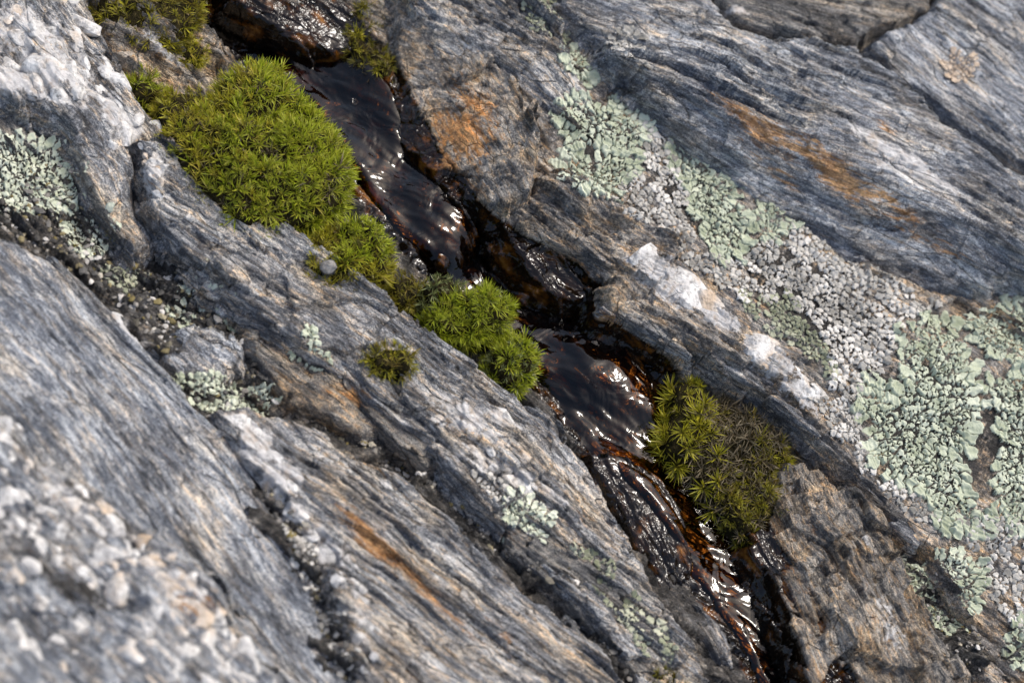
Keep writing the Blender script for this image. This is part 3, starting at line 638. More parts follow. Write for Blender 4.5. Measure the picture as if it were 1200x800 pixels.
def nodules(key, poly, n, r0, r1, warmspots=(), minsep=0.75, sink=0.25):
    r = R[key]; pts = []
    zr = r.zref
    pl = [P(a, b, zr) for a, b in poly]
    xs = [p[0] for p in pl]; ys = [p[1] for p in pl]
    tries = 0
    while len(pts) < n and tries < n*60:
        tries += 1
        x, y = rng.uniform(min(xs), max(xs)), rng.uniform(min(ys), max(ys))
        if poly_sdf(pl, np.array([x]), np.array([y]))[0] < 0: continue
        rad = r0+(r1-r0)*rng.random()**1.8
        if any((x-a)**2+(y-b)**2 < ((rad+c)*minsep)**2 for a, b, c in pts): continue
        pts.append((x, y, rad))
    zz = r.H(np.array([p[0] for p in pts]), np.array([p[1] for p in pts]))
    for (x, y, rad), z in zip(pts, zz):
        wp = any(math.hypot(x-w[0], y-w[1]) < w[3] for w in [(*P(a, b, zr), c*.03) for a, b, c in warmspots])
        me = rng.choice(NOD)[1 if wp and rng.random() < .8 else 0]
        o = obj('quartz_nodule', me, r.obj, (x-r.org[0], y-r.org[1], z-r.org[2]-rad*sink))
        o.scale = (rad*CM*rng.uniform(.9, 1.7), rad*CM*rng.uniform(.7, 1.05), rad*CM*rng.uniform(.6, .95))
        o.rotation_euler = (rng.uniform(-.4, .4), rng.uniform(-.4, .4), r.ang+rng.uniform(-.6, .6))
nodules('S2', [(0,490),(45,548),(110,570),(165,615),(215,662),(255,700),(290,755),(330,800),(130,800),(200,690),(150,690),(60,660),(0,650)], 85, .2, .6, [(215,690,60),(180,660,30),(40,540,30)], .62, .62)
nodules('S2', [(0,650),(60,660),(140,700),(120,800),(0,800)], 14, .15, .35, (), .8, .5)
nodules('L0', [(0,-30),(80,-30),(110,20),(150,100),(190,145),(130,170),(60,120),(0,70)], 30, .3, .75, [], .75, .5)
nodules('S3', [(395,640),(425,700),(440,800),(420,800),(402,740),(385,670)], 14, .1, .26, [], .8, .4)
nodules('M1', [(500,480),(560,480),(600,485),(640,570),(600,580),(540,540)], 16, .14, .38, [(540,505,14)], .8, .75)
nodules('M1', [(160,178),(185,180),(195,240),(185,240)], 10, .12, .26, [(175,210,30)], .8, .7)

def chunk(key, px, py, a, b, c, ang, me, sink=.45):
    r = R[key]; p = P(px, py, r.zref+.3); z = float(r.H(np.array([p[0]]), np.array([p[1]]))[0])
    p = P(px, py, z); z = float(r.H(np.array([p[0]]), np.array([p[1]]))[0])
    o = obj('quartz_block', NOD[me % 7][1 if me > 20 else 0], r.obj, (p[0]-r.org[0], p[1]-r.org[1], z-r.org[2]-c*.03*sink))
    o.scale = (a*.03*CM, b*.03*CM, c*.03*CM); o.rotation_euler = (rng.uniform(-.3, .3), rng.uniform(-.3, .3), math.radians(-ang))
for i, q_ in enumerate([('R1',795,318,30,16,13,30),('R1',825,340,24,15,12,20),('R1',772,312,42,26,17,35),('R1',805,335,40,24,16,30),('R1',840,360,36,22,15,40),('R1',752,296,24,18,13,20),('R1',905,410,40,25,15,20),('R1',880,398,24,17,12,0),('R1',935,438,32,18,13,40),('R1',962,466,28,14,12,40),
   ('S3',285,495,20,12,10,20),('S3',306,512,16,20,13,60),('S3',322,545,18,16,14,40),('S3',340,572,17,15,13,50),('S3',348,600,13,11,10,40),('S3',366,622,12,9,9,40),('S3',390,648,17,15,13,40),
   ('S1',142,368,14,7,7,45),('S1',162,388,13,8,8,35),('M1',590,486,16,12,10,0),('M1',612,566,18,13,10,20),('M1',548,502,14,12,9,30),('M1',560,535,18,12,9,30),('M1',520,490,11,9,7,30),('M1',585,520,10,8,7,10),
   ('T1',1040,195,34,9,8,28),('T1',1075,215,26,7,6,28),('S2',205,690,24,17,14,20),('S2',228,715,20,15,13,0),('S2',180,665,20,13,12,30),('S2',120,600,20,12,10,20)]):
    chunk(*q_, me=i if i < 24 else i+3 if i < 26 else i-20+21, sink=.8)
# ------------------------------------------------------------------ lichens: crusts of separate lobes that sit on the rock
def lichen(poly, cell, mat, host, label, z=0.8, center=None, th=0.09, nlobe=40, cover=.93, holes=(), radial=True, name='lichen', group=None, gap=None, res=None, spread=None):
    spread = (0.68 if radial else .8) if spread is None else spread
    gap = (0.07 if radial else 0.09) if gap is None else gap
    pl = np.array([P(a, b, z) for a, b in poly]); cell = cell*(1.15 if radial else 1.0); th = th*(1.45 if radial else .9); res = res or (0.028 if radial else max(0.028, cell*.17))
    cen = pl.mean(0) if center is None else P(*center, z)
    x0, y0 = pl.min(0)[:2]-cell; x1, y1 = pl.max(0)[:2]+cell
    rs = np.random.RandomState(int(abs(cen[0]*131+cen[1]*71)*10) % 99991)
    # sites: dart throwing
    area = (x1-x0)*(y1-y0); cand = rs.rand(int(area/cell**2*14)+20, 2)*[x1-x0, y1-y0]+[x0, y0]
    sd = poly_sdf(pl, cand[:, 0], cand[:, 1]) + 0.9*cell*fbm(cand[:, 0]/cell/2.5, cand[:, 1]/cell/2.5, 2, 3)
    ok = sd > 0.0
    for hx, hy, hr in holes:
        h = P(hx, hy, z); ok &= np.hypot(cand[:, 0]-h[0], cand[:, 1]-h[1]) > hr*.03
    if cover < 1:
        ok &= (fbm(cand[:, 0]*0.9, cand[:, 1]*0.9, 3, 77)*0.75+0.5+0.15*rs.rand(len(cand))) > (1-cover)
    if not radial and cover < .95:
        c1, c2, _, _, _ = worley(cand[:, 0]/(cell*3.6), cand[:, 1]/(cell*3.6), 88); ok &= (c2-c1) > 0.20
    cand = cand[ok]; sites = []
    gridd = {}
    for c_ in cand:
        gi = (int(c_[0]/cell), int(c_[1]/cell)); bad = False
        for a in (-1, 0, 1):
            for b in (-1, 0, 1):
                for s_ in gridd.get((gi[0]+a, gi[1]+b), ()):
                    if (s_[0]-c_[0])**2+(s_[1]-c_[1])**2 < (cell*.82)**2: bad = True
        if not bad: gridd.setdefault(gi, []).append(c_); sites.append(c_)
    if not sites: return None
    S = np.array(sites); ns = len(S)
    gx = np.arange(x0, x1, res); gy = np.arange(y0, y1, res); X, Y = np.meshgrid(gx, gy)
    wx = X+0.34*cell*fbm(X/cell*1.1, Y/cell*1.1, 2, 61); wy = Y+0.34*cell*fbm(X/cell*1.1, Y/cell*1.1, 2, 62)
    rx, ry = X-cen[0], Y-cen[1]; rr = np.hypot(rx, ry)+1e-6; rx, ry = rx/rr, ry/rr
    F1 = np.full(X.shape, 99.0); F2 = F1.copy(); ID = np.zeros(X.shape, int)
    sz = 0.75+0.6*rs.rand(ns)
    for i in range(ns):                                        # each site touches only its own neighbourhood
        m = cell*2.4
        a0, a1 = np.searchsorted(gx, [S[i, 0]-m, S[i, 0]+m]); b0, b1 = np.searchsorted(gy, [S[i, 1]-m, S[i, 1]+m])
        sl = (slice(b0, b1), slice(a0, a1))
        dx, dy = wx[sl]-S[i, 0], wy[sl]-S[i, 1]
        if radial:
            a = (dx*rx[sl]+dy*ry[sl])*0.62; b = (-dx*ry[sl]+dy*rx[sl])*1.2; d = np.sqrt(a*a+b*b)
        else: d = np.hypot(dx, dy)
        d = d/cell/sz[i]
        n = d < F1[sl]
        F2[sl] = np.where(n, F1[sl], np.minimum(F2[sl], d)); ID[sl] = np.where(n, i, ID[sl]); F1[sl] = np.where(n, d, F1[sl])
    e = np.minimum((F2-F1)*0.5, spread-F1)-gap*0.5*(0.4+RND[3][ID % 4096])
    zt = top(X, Y, host)
    pw = 0.10 if radial else 0.22
    pill = np.sqrt(np.clip(1-(1-np.clip(e/pw, 0, 1))**2, 0, 1))
    if radial:
        inner = sstep(0.10, 0.50, poly_sdf(pl, X, Y)+0.25*fbm(X*1.5, Y*1.5, 2, 69))
        for hx, hy, hrr in holes:
            hp = P(hx, hy, z); inner = np.maximum(inner, sstep(.9, .5, np.hypot(X-hp[0], Y-hp[1])))
        v1, v2, iv, _, _ = worley((X+.07*perlin(X*4, Y*4, 67))/.25, (Y+.07*perlin(X*4, Y*4, 68))/.25, 66)
        crumb = np.sqrt(np.clip((v2-v1)/0.22, 0, 1))*(0.7+0.6*RND[2][iv]); inner = inner*.6
        wr = 0.85+0.5*perlin(np.arctan2(ry, rx)*rr*4.5, rr*1.2, 64)
        pill = pill*((1-inner)*wr+inner*crumb)*(0.75+0.45*np.clip(F1/0.7, 0, 1)**2)
    hr = 0.6+0.7*rs.rand(ns)
    tx = rs.randn(ns)*0.12; ty = rs.randn(ns)*0.12
    dxs, dys = X-S[ID, 0], Y-S[ID, 1]
    ztb = box(box(zt, 3), 3)
    if radial: ty = ty
    h = th*(pill*hr[ID]*(1+0.25*perlin(X/cell*2.2, Y/cell*2.2, 63))) + (tx[ID]*dxs+ty[ID]*dys)*0.8*pill + 0.03*pill
    ztb = np.maximum(ztb, zt-.03)
    Z = ztb + h - 0.035*(1-np.clip(e/0.12, 0, 1)) 
    gy_, gx_ = np.gradient(ztb, res)
    keep = (e > -0.03) & (((inner < .35) | (v2-v1 > .03)) if radial else True) & (np.hypot(gx_, gy_) < 1.7) & (abs(zt-np.median(zt[e > 0])) < .9)
    tone = 0.5*rs.rand(ns)+0.5*RND[3][worley(S[:, 0]/(cell*3.6), S[:, 1]/(cell*3.6), 88)[2]]
    att = np.stack([tone[ID], np.clip(e/0.5, 0, 1), F1, np.ones_like(F1)], -1)
    org = (cen[0], cen[1], float(np.median(zt)))
    root = bpy.data.objects.new(name, None); COL.objects.link(root); root.location = tuple(v*CM for v in org)
    root.empty_display_size = 0.01
    root['label'] = label; root['category'] = 'lichen'
    if group: root['group'] = group
    # lobes that show largest become parts of their own
    ny, nx = X.shape
    k = keep[:-1, :-1] & keep[1:, :-1] & keep[:-1, 1:] & keep[1:, 1:]
    idx = np.arange(ny*nx).reshape(ny, nx)
    q = np.stack([idx[:-1, :-1][k], idx[:-1, 1:][k], idx[1:, 1:][k], idx[1:, :-1][k]], 1)
    fid = ID.ravel()[q[:, 0]]
    cnt = np.bincount(fid, minlength=ns)
    order = [i for i in np.argsort(-cnt)[:nlobe] if cnt[i] > 12]
    big = set(order)
    co = (np.stack([X.ravel(), Y.ravel(), Z.ravel()], 1)-np.array(org))*CM
    at = att.reshape(-1, 4)
    def emit(nm, sel, **pr):
        qq = q[sel]
        u, inv = np.unique(qq.ravel(), return_inverse=True)
        me = raw_mesh(nm, co[u], inv.reshape(-1, 4), mat, {'cell': ('FLOAT_COLOR', at[u])})
        obj(nm, me, root, **pr)
    srt = np.argsort(fid, kind='stable'); st = np.searchsorted(fid[srt], np.arange(ns+1))
    for i in order: emit('lobe', srt[st[i]:st[i+1]])
    rest = ~np.isin(fid, order)
    if rest.any(): emit('crust', np.nonzero(rest)[0], kind='stuff')
    return root

SG = 'sage green lobed lichen rosettes on the lichen rock'
lichen([(1008,455),(1030,445),(1040,470),(1060,440),(1050,415),(1058,385),(1090,362),(1125,372),(1130,400),(1135,440),(1150,470),(1145,500),(1130,530),(1135,560),(1150,585),(1165,610),(1140,612),(1105,600),(1085,570),(1060,560),(1030,535),(1015,505)],
  .36, M_LGREEN, ('R1',), 'largest sage green lichen rosette with two dark holes', .8, (1085,480), nlobe=110, holes=((1086,432,13),(1079,503,12)))
lichen([(1142,370),(1170,358),(1215,345),(1235,420),(1190,425),(1160,420),(1142,400)], .34, M_LGREEN, ('R1',), 'sage green lichen lobes beside the largest rosette, under the rusty slab', .8, (1200,400), nlobe=50, cover=.8)
lichen([(1150,450),(1175,440),(1230,440),(1230,620),(1200,630),(1170,600),(1160,540),(1170,500)], .30, M_LGREEN, ('R1',), 'patchy pale green lichen between the largest rosette and the grey crust', .6, (1200,530), nlobe=60, cover=.68)
lichen([(1070,668),(1090,650),(1120,645),(1148,660),(1156,685),(1145,715),(1130,735),(1105,728),(1085,705)], .24, M_LGREEN, ('R1', 'W1'), 'round grey-green lichen rosette alone beside the rock wedge', 0, (1112,690), nlobe=90, th=.07)
lichen([(1178,740),(1200,725),(1240,720),(1240,790),(1195,775)], .26, M_LGREEN, ('R1',), 'small green lichen below the grainy crust near the wedge', -.2, (1215,750), nlobe=25)
lichen([(786,158),(800,142),(830,145),(846,165),(838,190),(866,205),(866,225),(885,250),(880,285),(850,300),(830,280),(822,250),(806,235),(810,205),(790,190)], .32, M_LGREEN, ('R1',), 'long sage green lichen patch tucked below the rusty overhang', 1.0, (830,205), nlobe=90)
lichen([(890,235),(905,215),(930,216),(945,228),(938,250),(915,272),(895,262)], .30, M_LGREEN, ('R1',), 'small fan-shaped sage lichen next to the long patch', 1.1, (912,262), nlobe=40)
lichen([(652,135),(675,115),(705,125),(735,118),(762,140),(760,165),(735,182),(718,172),(690,165),(665,160)], .30, M_LGREEN, ('R1', 'R3'), 'ruffled sage lichen cluster above the scalloped one', 1.0, (705,150), nlobe=70)
lichen([(654,190),(672,182),(700,178),(728,180),(748,190),(740,215),(715,232),(690,228),(665,218)], .28, M_LGREEN, ('R1', 'R3', 'R4'), 'scalloped dark-edged sage lichen at the lip of the channel bank', .9, (700,205), nlobe=60)
lichen([(650,68),(670,55),(692,62),(695,85),(705,100),(680,98),(658,88)], .28, M_LGREEN, ('R1', 'R3'), 'small round sage lichen high under the grey slab', 1.2, (675,78), nlobe=30)
lichen([(702,62),(730,58),(748,80),(735,105),(708,95)], .26, M_LGREY, ('R1', 'T1'), 'faded grey-green lichen scraps beside the small round one', 1.3, nlobe=20, cover=.6)
lichen([(760,140),(790,160),(800,190),(812,235),(790,225),(770,195),(745,185),(765,165)], .22, M_LGREY, ('R1',), 'grey crust lichen filling the gap between sage patches', 1.0, nlobe=40, cover=.75, radial=False)
lichen([(720,225),(745,195),(790,225),(830,290),(870,300),(900,270),(935,280),(930,330),(900,360),(870,345),(830,320),(780,275),(735,255)], .19, M_LGREY, ('R1', 'R4'), 'grainy grey crust lichen above the white quartz', 1.0, nlobe=90, cover=.66, radial=False, th=.08)
lichen([(935,230),(965,238),(1000,270),(1060,325),(1110,350),(1060,370),(1045,420),(1025,450),(1000,465),(985,450),(975,400),(950,370),(930,330),(935,280)], .21, M_LGREY, ('R1',), 'broad pinkish-grey nubbly crust lichen between green patches', 1.1, nlobe=160, cover=.84, radial=False, th=.09)
lichen([(868,330),(900,345),(930,335),(950,375),(975,405),(985,440),(965,440),(940,400),(905,385),(875,360)], .17, M_LOLIVE, ('R1',), 'fine greenish-grey grain lichen beside the white quartz lumps', 1.0, nlobe=40, cover=.7, radial=False, th=.07)
lichen([(940,445),(985,445),(1005,470),(1012,520),(1030,545),(1060,565),(1110,605),(1080,610),(1040,575),(1000,535),(965,490)], .17, M_LGREY, ('R1',), 'thin grey grain lichen along the rim below the largest rosette', .6, nlobe=40, cover=.55, radial=False, th=.06)
lichen([(1120,610),(1200,610),(1235,650),(1235,740),(1190,725),(1160,690),(1150,650)], .18, M_LGREY, ('R1',), 'speckled grey crust lichen below the patchy pale green one', .2, nlobe=40, cover=.6, radial=False, th=.06)
lichen([(598,-20),(640,-20),(660,10),(672,40),(650,56),(620,38)], .19, M_LOLIVE, ('R1', 'R3'), 'dull olive crust lichen in the nook under the slab edge', 1.2, nlobe=60, cover=.9, radial=False, th=.09)
lichen([(-20,155),(20,162),(78,178),(84,200),(112,212),(118,235),(100,245),(70,240),(40,245),(0,235),(-20,230)], .24, M_LPALE, ('L0','L2'), 'pale mint lichen sheet below the lumpy ridge', -.3, (20,210), nlobe=90, th=.06)
lichen([(65,245),(110,238),(128,255),(132,280),(120,305),(95,298),(75,275)], .22, M_LPALE, ('L0','S1'), 'pale mint lichen spilling into the head of the gully', -.7, (100,265), nlobe=60, th=.06)
lichen([(118,318),(150,310),(180,325),(175,345),(150,345),(125,335)], .17, M_LOLIVE, ('S1','M1'), 'yellowish grain lichen in the gully beside the smooth slab', -.85, nlobe=30, cover=.7, radial=False, th=.07)
lichen([(195,345),(230,325),(255,330),(285,372),(270,382),(240,375),(215,378),(190,370)], .19, M_LPALE, ('M1','G1'), 'curled pale lichen under the upper part of the moss rib', -.8, nlobe=50, cover=.65, radial=False, th=.1)
lichen([(200,438),(235,440),(270,445),(310,450),(335,470),(300,480),(255,485),(225,470)], .19, M_LPALE, ('S1','S3','G1','G2'), 'pale frilly lichen cluster below the small rounded stone', -.75, nlobe=70, cover=.9, radial=False, th=.12)
lichen([(338,405),(358,402),(380,420),(384,438),(360,435),(342,420)], .2, M_LGREEN, ('M1','G2'), 'small grey-green lichen tuft between splinter and rib', -.5, nlobe=25, radial=False, th=.12)
lichen([(575,595),(605,588),(632,605),(636,632),(615,645),(590,630)], .22, M_LPALE, ('M1','S3'), 'dusty pale lichen rosette in the shaded groove', -1.0, (605,615), nlobe=40, cover=.95, th=.1)
lichen([(540,565),(580,580),(590,610),(560,595)], .16, M_LGREY, ('M1','S3'), 'scattered grey lichen grains in the shaded groove', -1.0, nlobe=15, cover=.6, radial=False)
lichen([(660,640),(700,660),(750,710),(790,770),(770,790),(730,740),(690,700)], .19, M_LOLIVE, ('M1',), 'speckled olive-grey lichen on the lower end of the moss rib', -.9, nlobe=50, cover=.6, radial=False, th=.07)
lichen([(1000,590),(1025,600),(1060,660),(1070,690),(1045,670),(1015,620)], .15, M_LOLIVE, ('R1','W1'), 'dark olive lichen wedged between wedge and lichen rock', -1.0, nlobe=30, cover=.75, radial=False, th=.08)
lichen([(330,620),(365,650),(400,730),(420,800),(395,790),(370,720),(345,670)], .15, M_LGREY, ('S1','S3'), 'pale grit lichen in the groove between the two lower slabs', .0, nlobe=40, cover=.6, radial=False, th=.08)
lichen([(1098,84),(1112,74),(1128,80),(1131,96),(1118,104),(1102,100)], .2, simple('tan_lichen', _lichen([(0.30, 0.22, 0.14), (0.44, 0.33, 0.23), (0.55, 0.44, 0.33)], (0.6, 0.5, 0.4))), ('T2',), 'round tan ring-shaped lichen spot on the far slab', 2.5, nlobe=20, th=.06, holes=((1115,89,5),))

# ------------------------------------------------------------------ moss: cushions of leafy shoots
def shoot_mesh(mat, seed, leaves=16, L=0.42, W=0.06, stem=0.45, spread=1.0, curl=0.5):
    r = random.Random(seed); V = []; Fq = []; A = []
    def strip(base, d0, up, ln, wd, cu, seg=4, rnd=0.5):
        side = d0.cross(up)
        if side.length < 1e-4: side = Vector((1, 0, 0))
        side.normalize(); p = base.copy(); d = d0.normalized(); rows = []
        tw = r.uniform(-.35, .35)
        for i in range(seg+1):
            f = i/seg; w = wd*(0.55+1.1*f if f < .35 else (1-f)/.65*0.95+0.02)
            nn = side.cross(d).normalized(); sd = (side+nn*tw*f).normalized()
            k = len(V)
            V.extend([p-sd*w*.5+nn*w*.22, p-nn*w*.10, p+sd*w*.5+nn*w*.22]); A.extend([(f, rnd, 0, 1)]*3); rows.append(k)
            p = p+d*(ln/seg); d = (d+(up*(-cu) if cu > 0 else up*(-cu))*(1.0/seg)).normalized()
        for a, b in zip(rows[:-1], rows[1:]):
            Fq.extend([(a, a+1, b+1, b), (a+1, a+2, b+2, b+1)])
    up = Vector((0, 0, 1))
    lean = Vector((r.uniform(-.15, .15), r.uniform(-.15, .15), 1)).normalized()
    strip(Vector((0, 0, -stem)), lean, Vector((1, 0, 0.01)), stem*1.05, 0.03, 0, 2, 0.9)
    for i in range(leaves):
        f = i/leaves
        az = i*2.39996+r.uniform(-.8, .8); hgt = -stem*0.75*(1-f)**1.3
        el = (0.25+1.15*f**1.2)/spread + r.uniform(-.28, .28)
        d = Vector((math.cos(az)*math.cos(el), math.sin(az)*math.cos(el), math.sin(el)))
        strip(lean*hgt, d, up, L*r.uniform(.75, 1.12)*(0.8+.25*math.sin(f*3.1)), W*r.uniform(.8, 1.2), curl*r.uniform(-.9, 1.3), 4, r.random())
    return raw_mesh('moss_shoot', np.array([tuple(v) for v in V])*CM, np.array(Fq), mat, {'leaf': ('FLOAT_COLOR', np.array(A))})
SH = {}
def shoots(kind):
    if kind in SH: return SH[kind]
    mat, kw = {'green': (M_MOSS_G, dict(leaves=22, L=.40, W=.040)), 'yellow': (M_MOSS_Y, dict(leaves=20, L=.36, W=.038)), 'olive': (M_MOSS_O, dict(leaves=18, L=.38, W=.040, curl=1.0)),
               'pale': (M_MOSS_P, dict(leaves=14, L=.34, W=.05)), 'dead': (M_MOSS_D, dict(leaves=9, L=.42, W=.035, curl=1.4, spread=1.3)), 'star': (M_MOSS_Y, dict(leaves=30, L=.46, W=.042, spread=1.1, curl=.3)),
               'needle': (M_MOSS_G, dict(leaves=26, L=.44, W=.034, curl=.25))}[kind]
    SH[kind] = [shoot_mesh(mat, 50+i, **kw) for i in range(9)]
    return SH[kind]
def moss(poly, z0, h, kinds, label, n=None, sep=.26, size=1.0, name='moss_cushion', group=None, skirt=1.2, tiltdir=None, outlean=.8, hug=False, rim=None):
    """kinds: function (u, v in 0..1 over the patch's photo box) -> shoot kind"""
    zm = z0+h*.4
    pl = np.array([P(a, b, zm) for a, b in poly]); cen = pl.mean(0)
    x0, y0 = pl.min(0)[:2]; x1, y1 = pl.max(0)[:2]
    gx = np.arange(x0-.3, x1+.3, .08); gy = np.arange(y0-.3, y1+.3, .08); X, Y = np.meshgrid(gx, gy)
    sdm = poly_sdf(pl, X, Y); rmax = sdm.max()
    def zf(x, y):
        d = poly_sdf(pl, x, y)
        f = np.clip((d+.12)/(rmax*.85), 0, 1); prof = np.sqrt(1-(1-f)**2)
        b = top(x, y) if hug else z0
        bump = 0.5*fbm(x*.65, y*.65, 3, 47)*min(1, h)
        z = b+h*prof+bump*np.clip(f*2, 0, 1) - 0.25
        if not hug: z = z - skirt*np.clip(-(d-.15)/.4, 0, 1)
        return z
    Z = zf(X, Y)
    org = (float(cen[0]), float(cen[1]), z0)
    root = bpy.data.objects.new(name, None); COL.objects.link(root); root.location = tuple(v*CM for v in org); root.empty_display_size = .01
    root['label'] = label; root['category'] = 'moss'
    if group: root['group'] = group
    me = grid_mesh('moss_base', X, Y, Z, sdm > -.25, M_DUFF, None, org)
    obj('moss_base', me, root)
    # dart throwing for the shoots
    r = random.Random(int(poly[0][0]*7+poly[0][1])); pts = []; cells = {}
    N_ = int((x1-x0)*(y1-y0)/sep**2*9)
    xs = np.array([r.uniform(x0, x1) for _ in range(N_)]); ys = np.array([r.uniform(y0, y1) for _ in range(N_)])
    ds = poly_sdf(pl, xs, ys)
    for x, y, d in zip(xs, ys, ds):
        if d < -0.02: continue
        c = (int(x/sep), int(y/sep))
        if any((x-a)**2+(y-b)**2 < sep*sep for i in (-1, 0, 1) for j in (-1, 0, 1) for a, b in cells.get((c[0]+i, c[1]+j), ())): continue
        cells.setdefault(c, []).append((x, y)); pts.append((x, y))
    pts = pts[:n or 300]
    bag = []; cnt = [0]
    def place(x, y, z, nrm, kd):
        cnt[0] += 1
        if cnt[0] > 300 and cnt[0] % 1 == 0:        # past the limit: joined
            me = r.choice(shoots(kd)); m = (nrm.to_track_quat('Z', 'Y') @ Matrix.Rotation(r.uniform(0, 6.28), 3, 'Z').to_quaternion()).to_matrix()
            c = np.empty(len(me.vertices)*3, np.float32); me.vertices.foreach_get('co', c)
            c = c.reshape(-1, 3)@np.array(m).T*size*r.uniform(.65, 1.55)+np.array([x-org[0], y-org[1], z-org[2]])*CM
            qi = np.empty(len(me.loops), np.int32); me.loops.foreach_get('vertex_index', qi)
            at = np.empty(len(me.vertices)*4, np.float32); me.attributes['leaf'].data.foreach_get('color', at)
            bag.append((me.materials[0], c, qi.reshape(-1, 4), at.reshape(-1, 4))); return
        o = obj('moss_shoot', r.choice(shoots(kd)), root, (x-org[0], y-org[1], z-org[2]))
        o.rotation_mode = 'QUATERNION'
        o.rotation_quaternion = nrm.to_track_quat('Z', 'Y') @ Matrix.Rotation(r.uniform(0, 6.28), 3, 'Z').to_quaternion()
        s = size*r.uniform(.65, 1.55); o.scale = (s, s, s)
    if not hug:                                # shoots that hang out over the rim
        for a, b in zip(pl, np.roll(pl, -1, 0)):
            ln = np.hypot(*(b-a)[:2]); out = Vector(((b-a)[1], -(b-a)[0], 0)).normalized()
            if poly_sdf(pl, np.array([(a[0]+b[0])/2+out.x*.05]), np.array([(a[1]+b[1])/2+out.y*.05]))[0] > 0: out = -out
            for lay, (zz, k) in enumerate(((.28, .05), (-.12, .10), (-.5, .08))):
                if out.y > .75 and lay: continue
                for i in range(max(1, int(ln/(sep*1.15)))):
                    f = r.random(); p = a+(b-a)*f
                    u, v = PX(p[0], p[1], z0); kd = kinds(u, v, r) if callable(kinds) else kinds
                    place(p[0]+out.x*k, p[1]+out.y*k, z0+zz*min(1, h)+r.uniform(-.1, .1), (out+Vector((r.gauss(0, .25), r.gauss(0, .25), .75-.2*lay))).normalized(), kd)
    if not pts: return root
    px = np.array(pts)[:, 0]; py = np.array(pts)[:, 1]; e = .08
    zc = zf(px, py); gxn = (zf(px+e, py)-zf(px-e, py))/(2*e); gyn = (zf(px, py+e)-zf(px, py-e))/(2*e)
    ppx = [p[0] for p in poly]; ppy = [p[1] for p in poly]
    for x, y, z, ax, ay in zip(px, py, zc, gxn, gyn):
        nrm = Vector((-ax*outlean, -ay*outlean, 1.0)).normalized()
        nrm = (nrm+Vector((r.gauss(0, .32), r.gauss(0, .32), 0))).normalized()
        u, v = PX(x, y, z); kd = kinds(u, v, r) if callable(kinds) else kinds
        place(x, y, z+.22*size+r.uniform(-.16, .16), nrm, kd)
    for mt in {b[0].name for b in bag}:
        bb = [b for b in bag if b[0].name == mt]; off = np.cumsum([0]+[len(b[1]) for b in bb[:-1]])
        obj('moss_carpet', raw_mesh('moss_carpet', np.concatenate([b[1] for b in bb]), np.concatenate([b[2]+o_ for b, o_ in zip(bb, off)]), bb[0][0], {'leaf': ('FLOAT_COLOR', np.concatenate([b[3] for b in bb]))}), root, kind='stuff')
    return root

def k_big(u, v, r):
    f = (u-200)/220*.6+(v-80)/200*.35+r.gauss(0, .14)
    if r.random() < .07 or (math.hypot((u-318)/16, (v-182)/12) < 1 and r.random() < .7): return 'dead'
    if f > .55 and r.random() < .5: return 'needle'
    return 'yellow' if f < .30 else 'green'
moss([(192,165),(205,135),(235,122),(255,105),(262,85),(285,75),(312,72),(335,82),(345,108),(375,130),(398,155),(410,190),(410,220),(395,240),(375,252),(345,262),(310,268),(280,262),(262,252),(235,225),(212,200)],
  .1, 1.6, k_big, 'large dome of bright green moss on the upper rib', 700, .205, 1.0)
moss([(180,125),(205,105),(240,105),(262,112),(250,135),(215,150),(192,165)], .1, .5, lambda u, v, r: 'yellow' if r.random() < .75 else 'olive', 'low yellow-green moss fringe behind the large dome', 60, .26, .8)
moss([(352,285),(378,270),(408,258),(440,262),(455,288),(460,315),(440,335),(410,335),(385,345),(362,325)], -.1, .9, lambda u, v, r: ('green' if u > 395 and v < 310 else 'yellow') if r.random() < .85 else 'olive', 'mid-sized moss cushion around a small grey pebble', 220, .20, .9)
moss([(455,330),(480,320),(500,335),(490,355),(465,360)], -.4, .4, 'olive', 'dull olive moss strip linking two green cushions', 30, .26, .8)
moss([(492,335),(515,325),(540,328),(548,345),(515,352),(498,360)], -.4, .7, 'pale', 'pale faded moss at the back of the needle-leaved cushion', 40, .24, .85)
moss([(500,372),(515,352),(545,342),(575,340),(598,355),(598,374),(582,384),(558,390),(530,392),(508,388)], -.4, 1.0, lambda u, v, r: 'needle' if r.random() < .9 else 'pale', 'fresh green needle-leaved moss cushion over the water', 220, .185, .85)
moss([(576,408),(596,396),(616,398),(627,416),(624,437),(608,452),(586,450),(572,434)], -.9, .9, lambda u, v, r: 'needle' if r.random() < .7 else 'pale', 'small fresh moss tuft hanging at the rim of the channel', 160, .185, .85)
moss([(432,415),(450,403),(475,405),(488,420),(482,436),(455,436),(438,430)], .35, .4, lambda u, v, r: 'olive' if r.random() < .5 else 'yellow', 'tiny olive moss tuft alone on the rib', 22, .26, .75)
moss([(785,455),(800,445),(820,450),(835,475),(830,510),(815,545),(795,545),(780,530),(778,500),(788,480)], -1.3, .9, 'star', 'golden star-shaped moss shoots at the channel edge', 32, .42, 1.05)
moss([(800,465),(850,466),(885,482),(918,508),(930,540),(905,560),(885,590),(850,600),(825,570),(800,545),(795,500)], -1.25, .95, lambda u, v, r: 'dead' if r.random() < .86 else ('star' if u < 840 else 'olive'), 'withered brown moss between golden and olive shoots', 300, .2, 1.05, name='dead_moss')
moss([(850,545),(880,528),(915,520),(932,545),(930,580),(915,610),(895,630),(872,632),(852,605),(842,570)], -1.2, .9, lambda u, v, r: 'olive' if r.random() < .6 else ('dead' if r.random() < .55 else 'yellow'), 'olive green moss clump beside the rock wedge', 240, .2, .9)
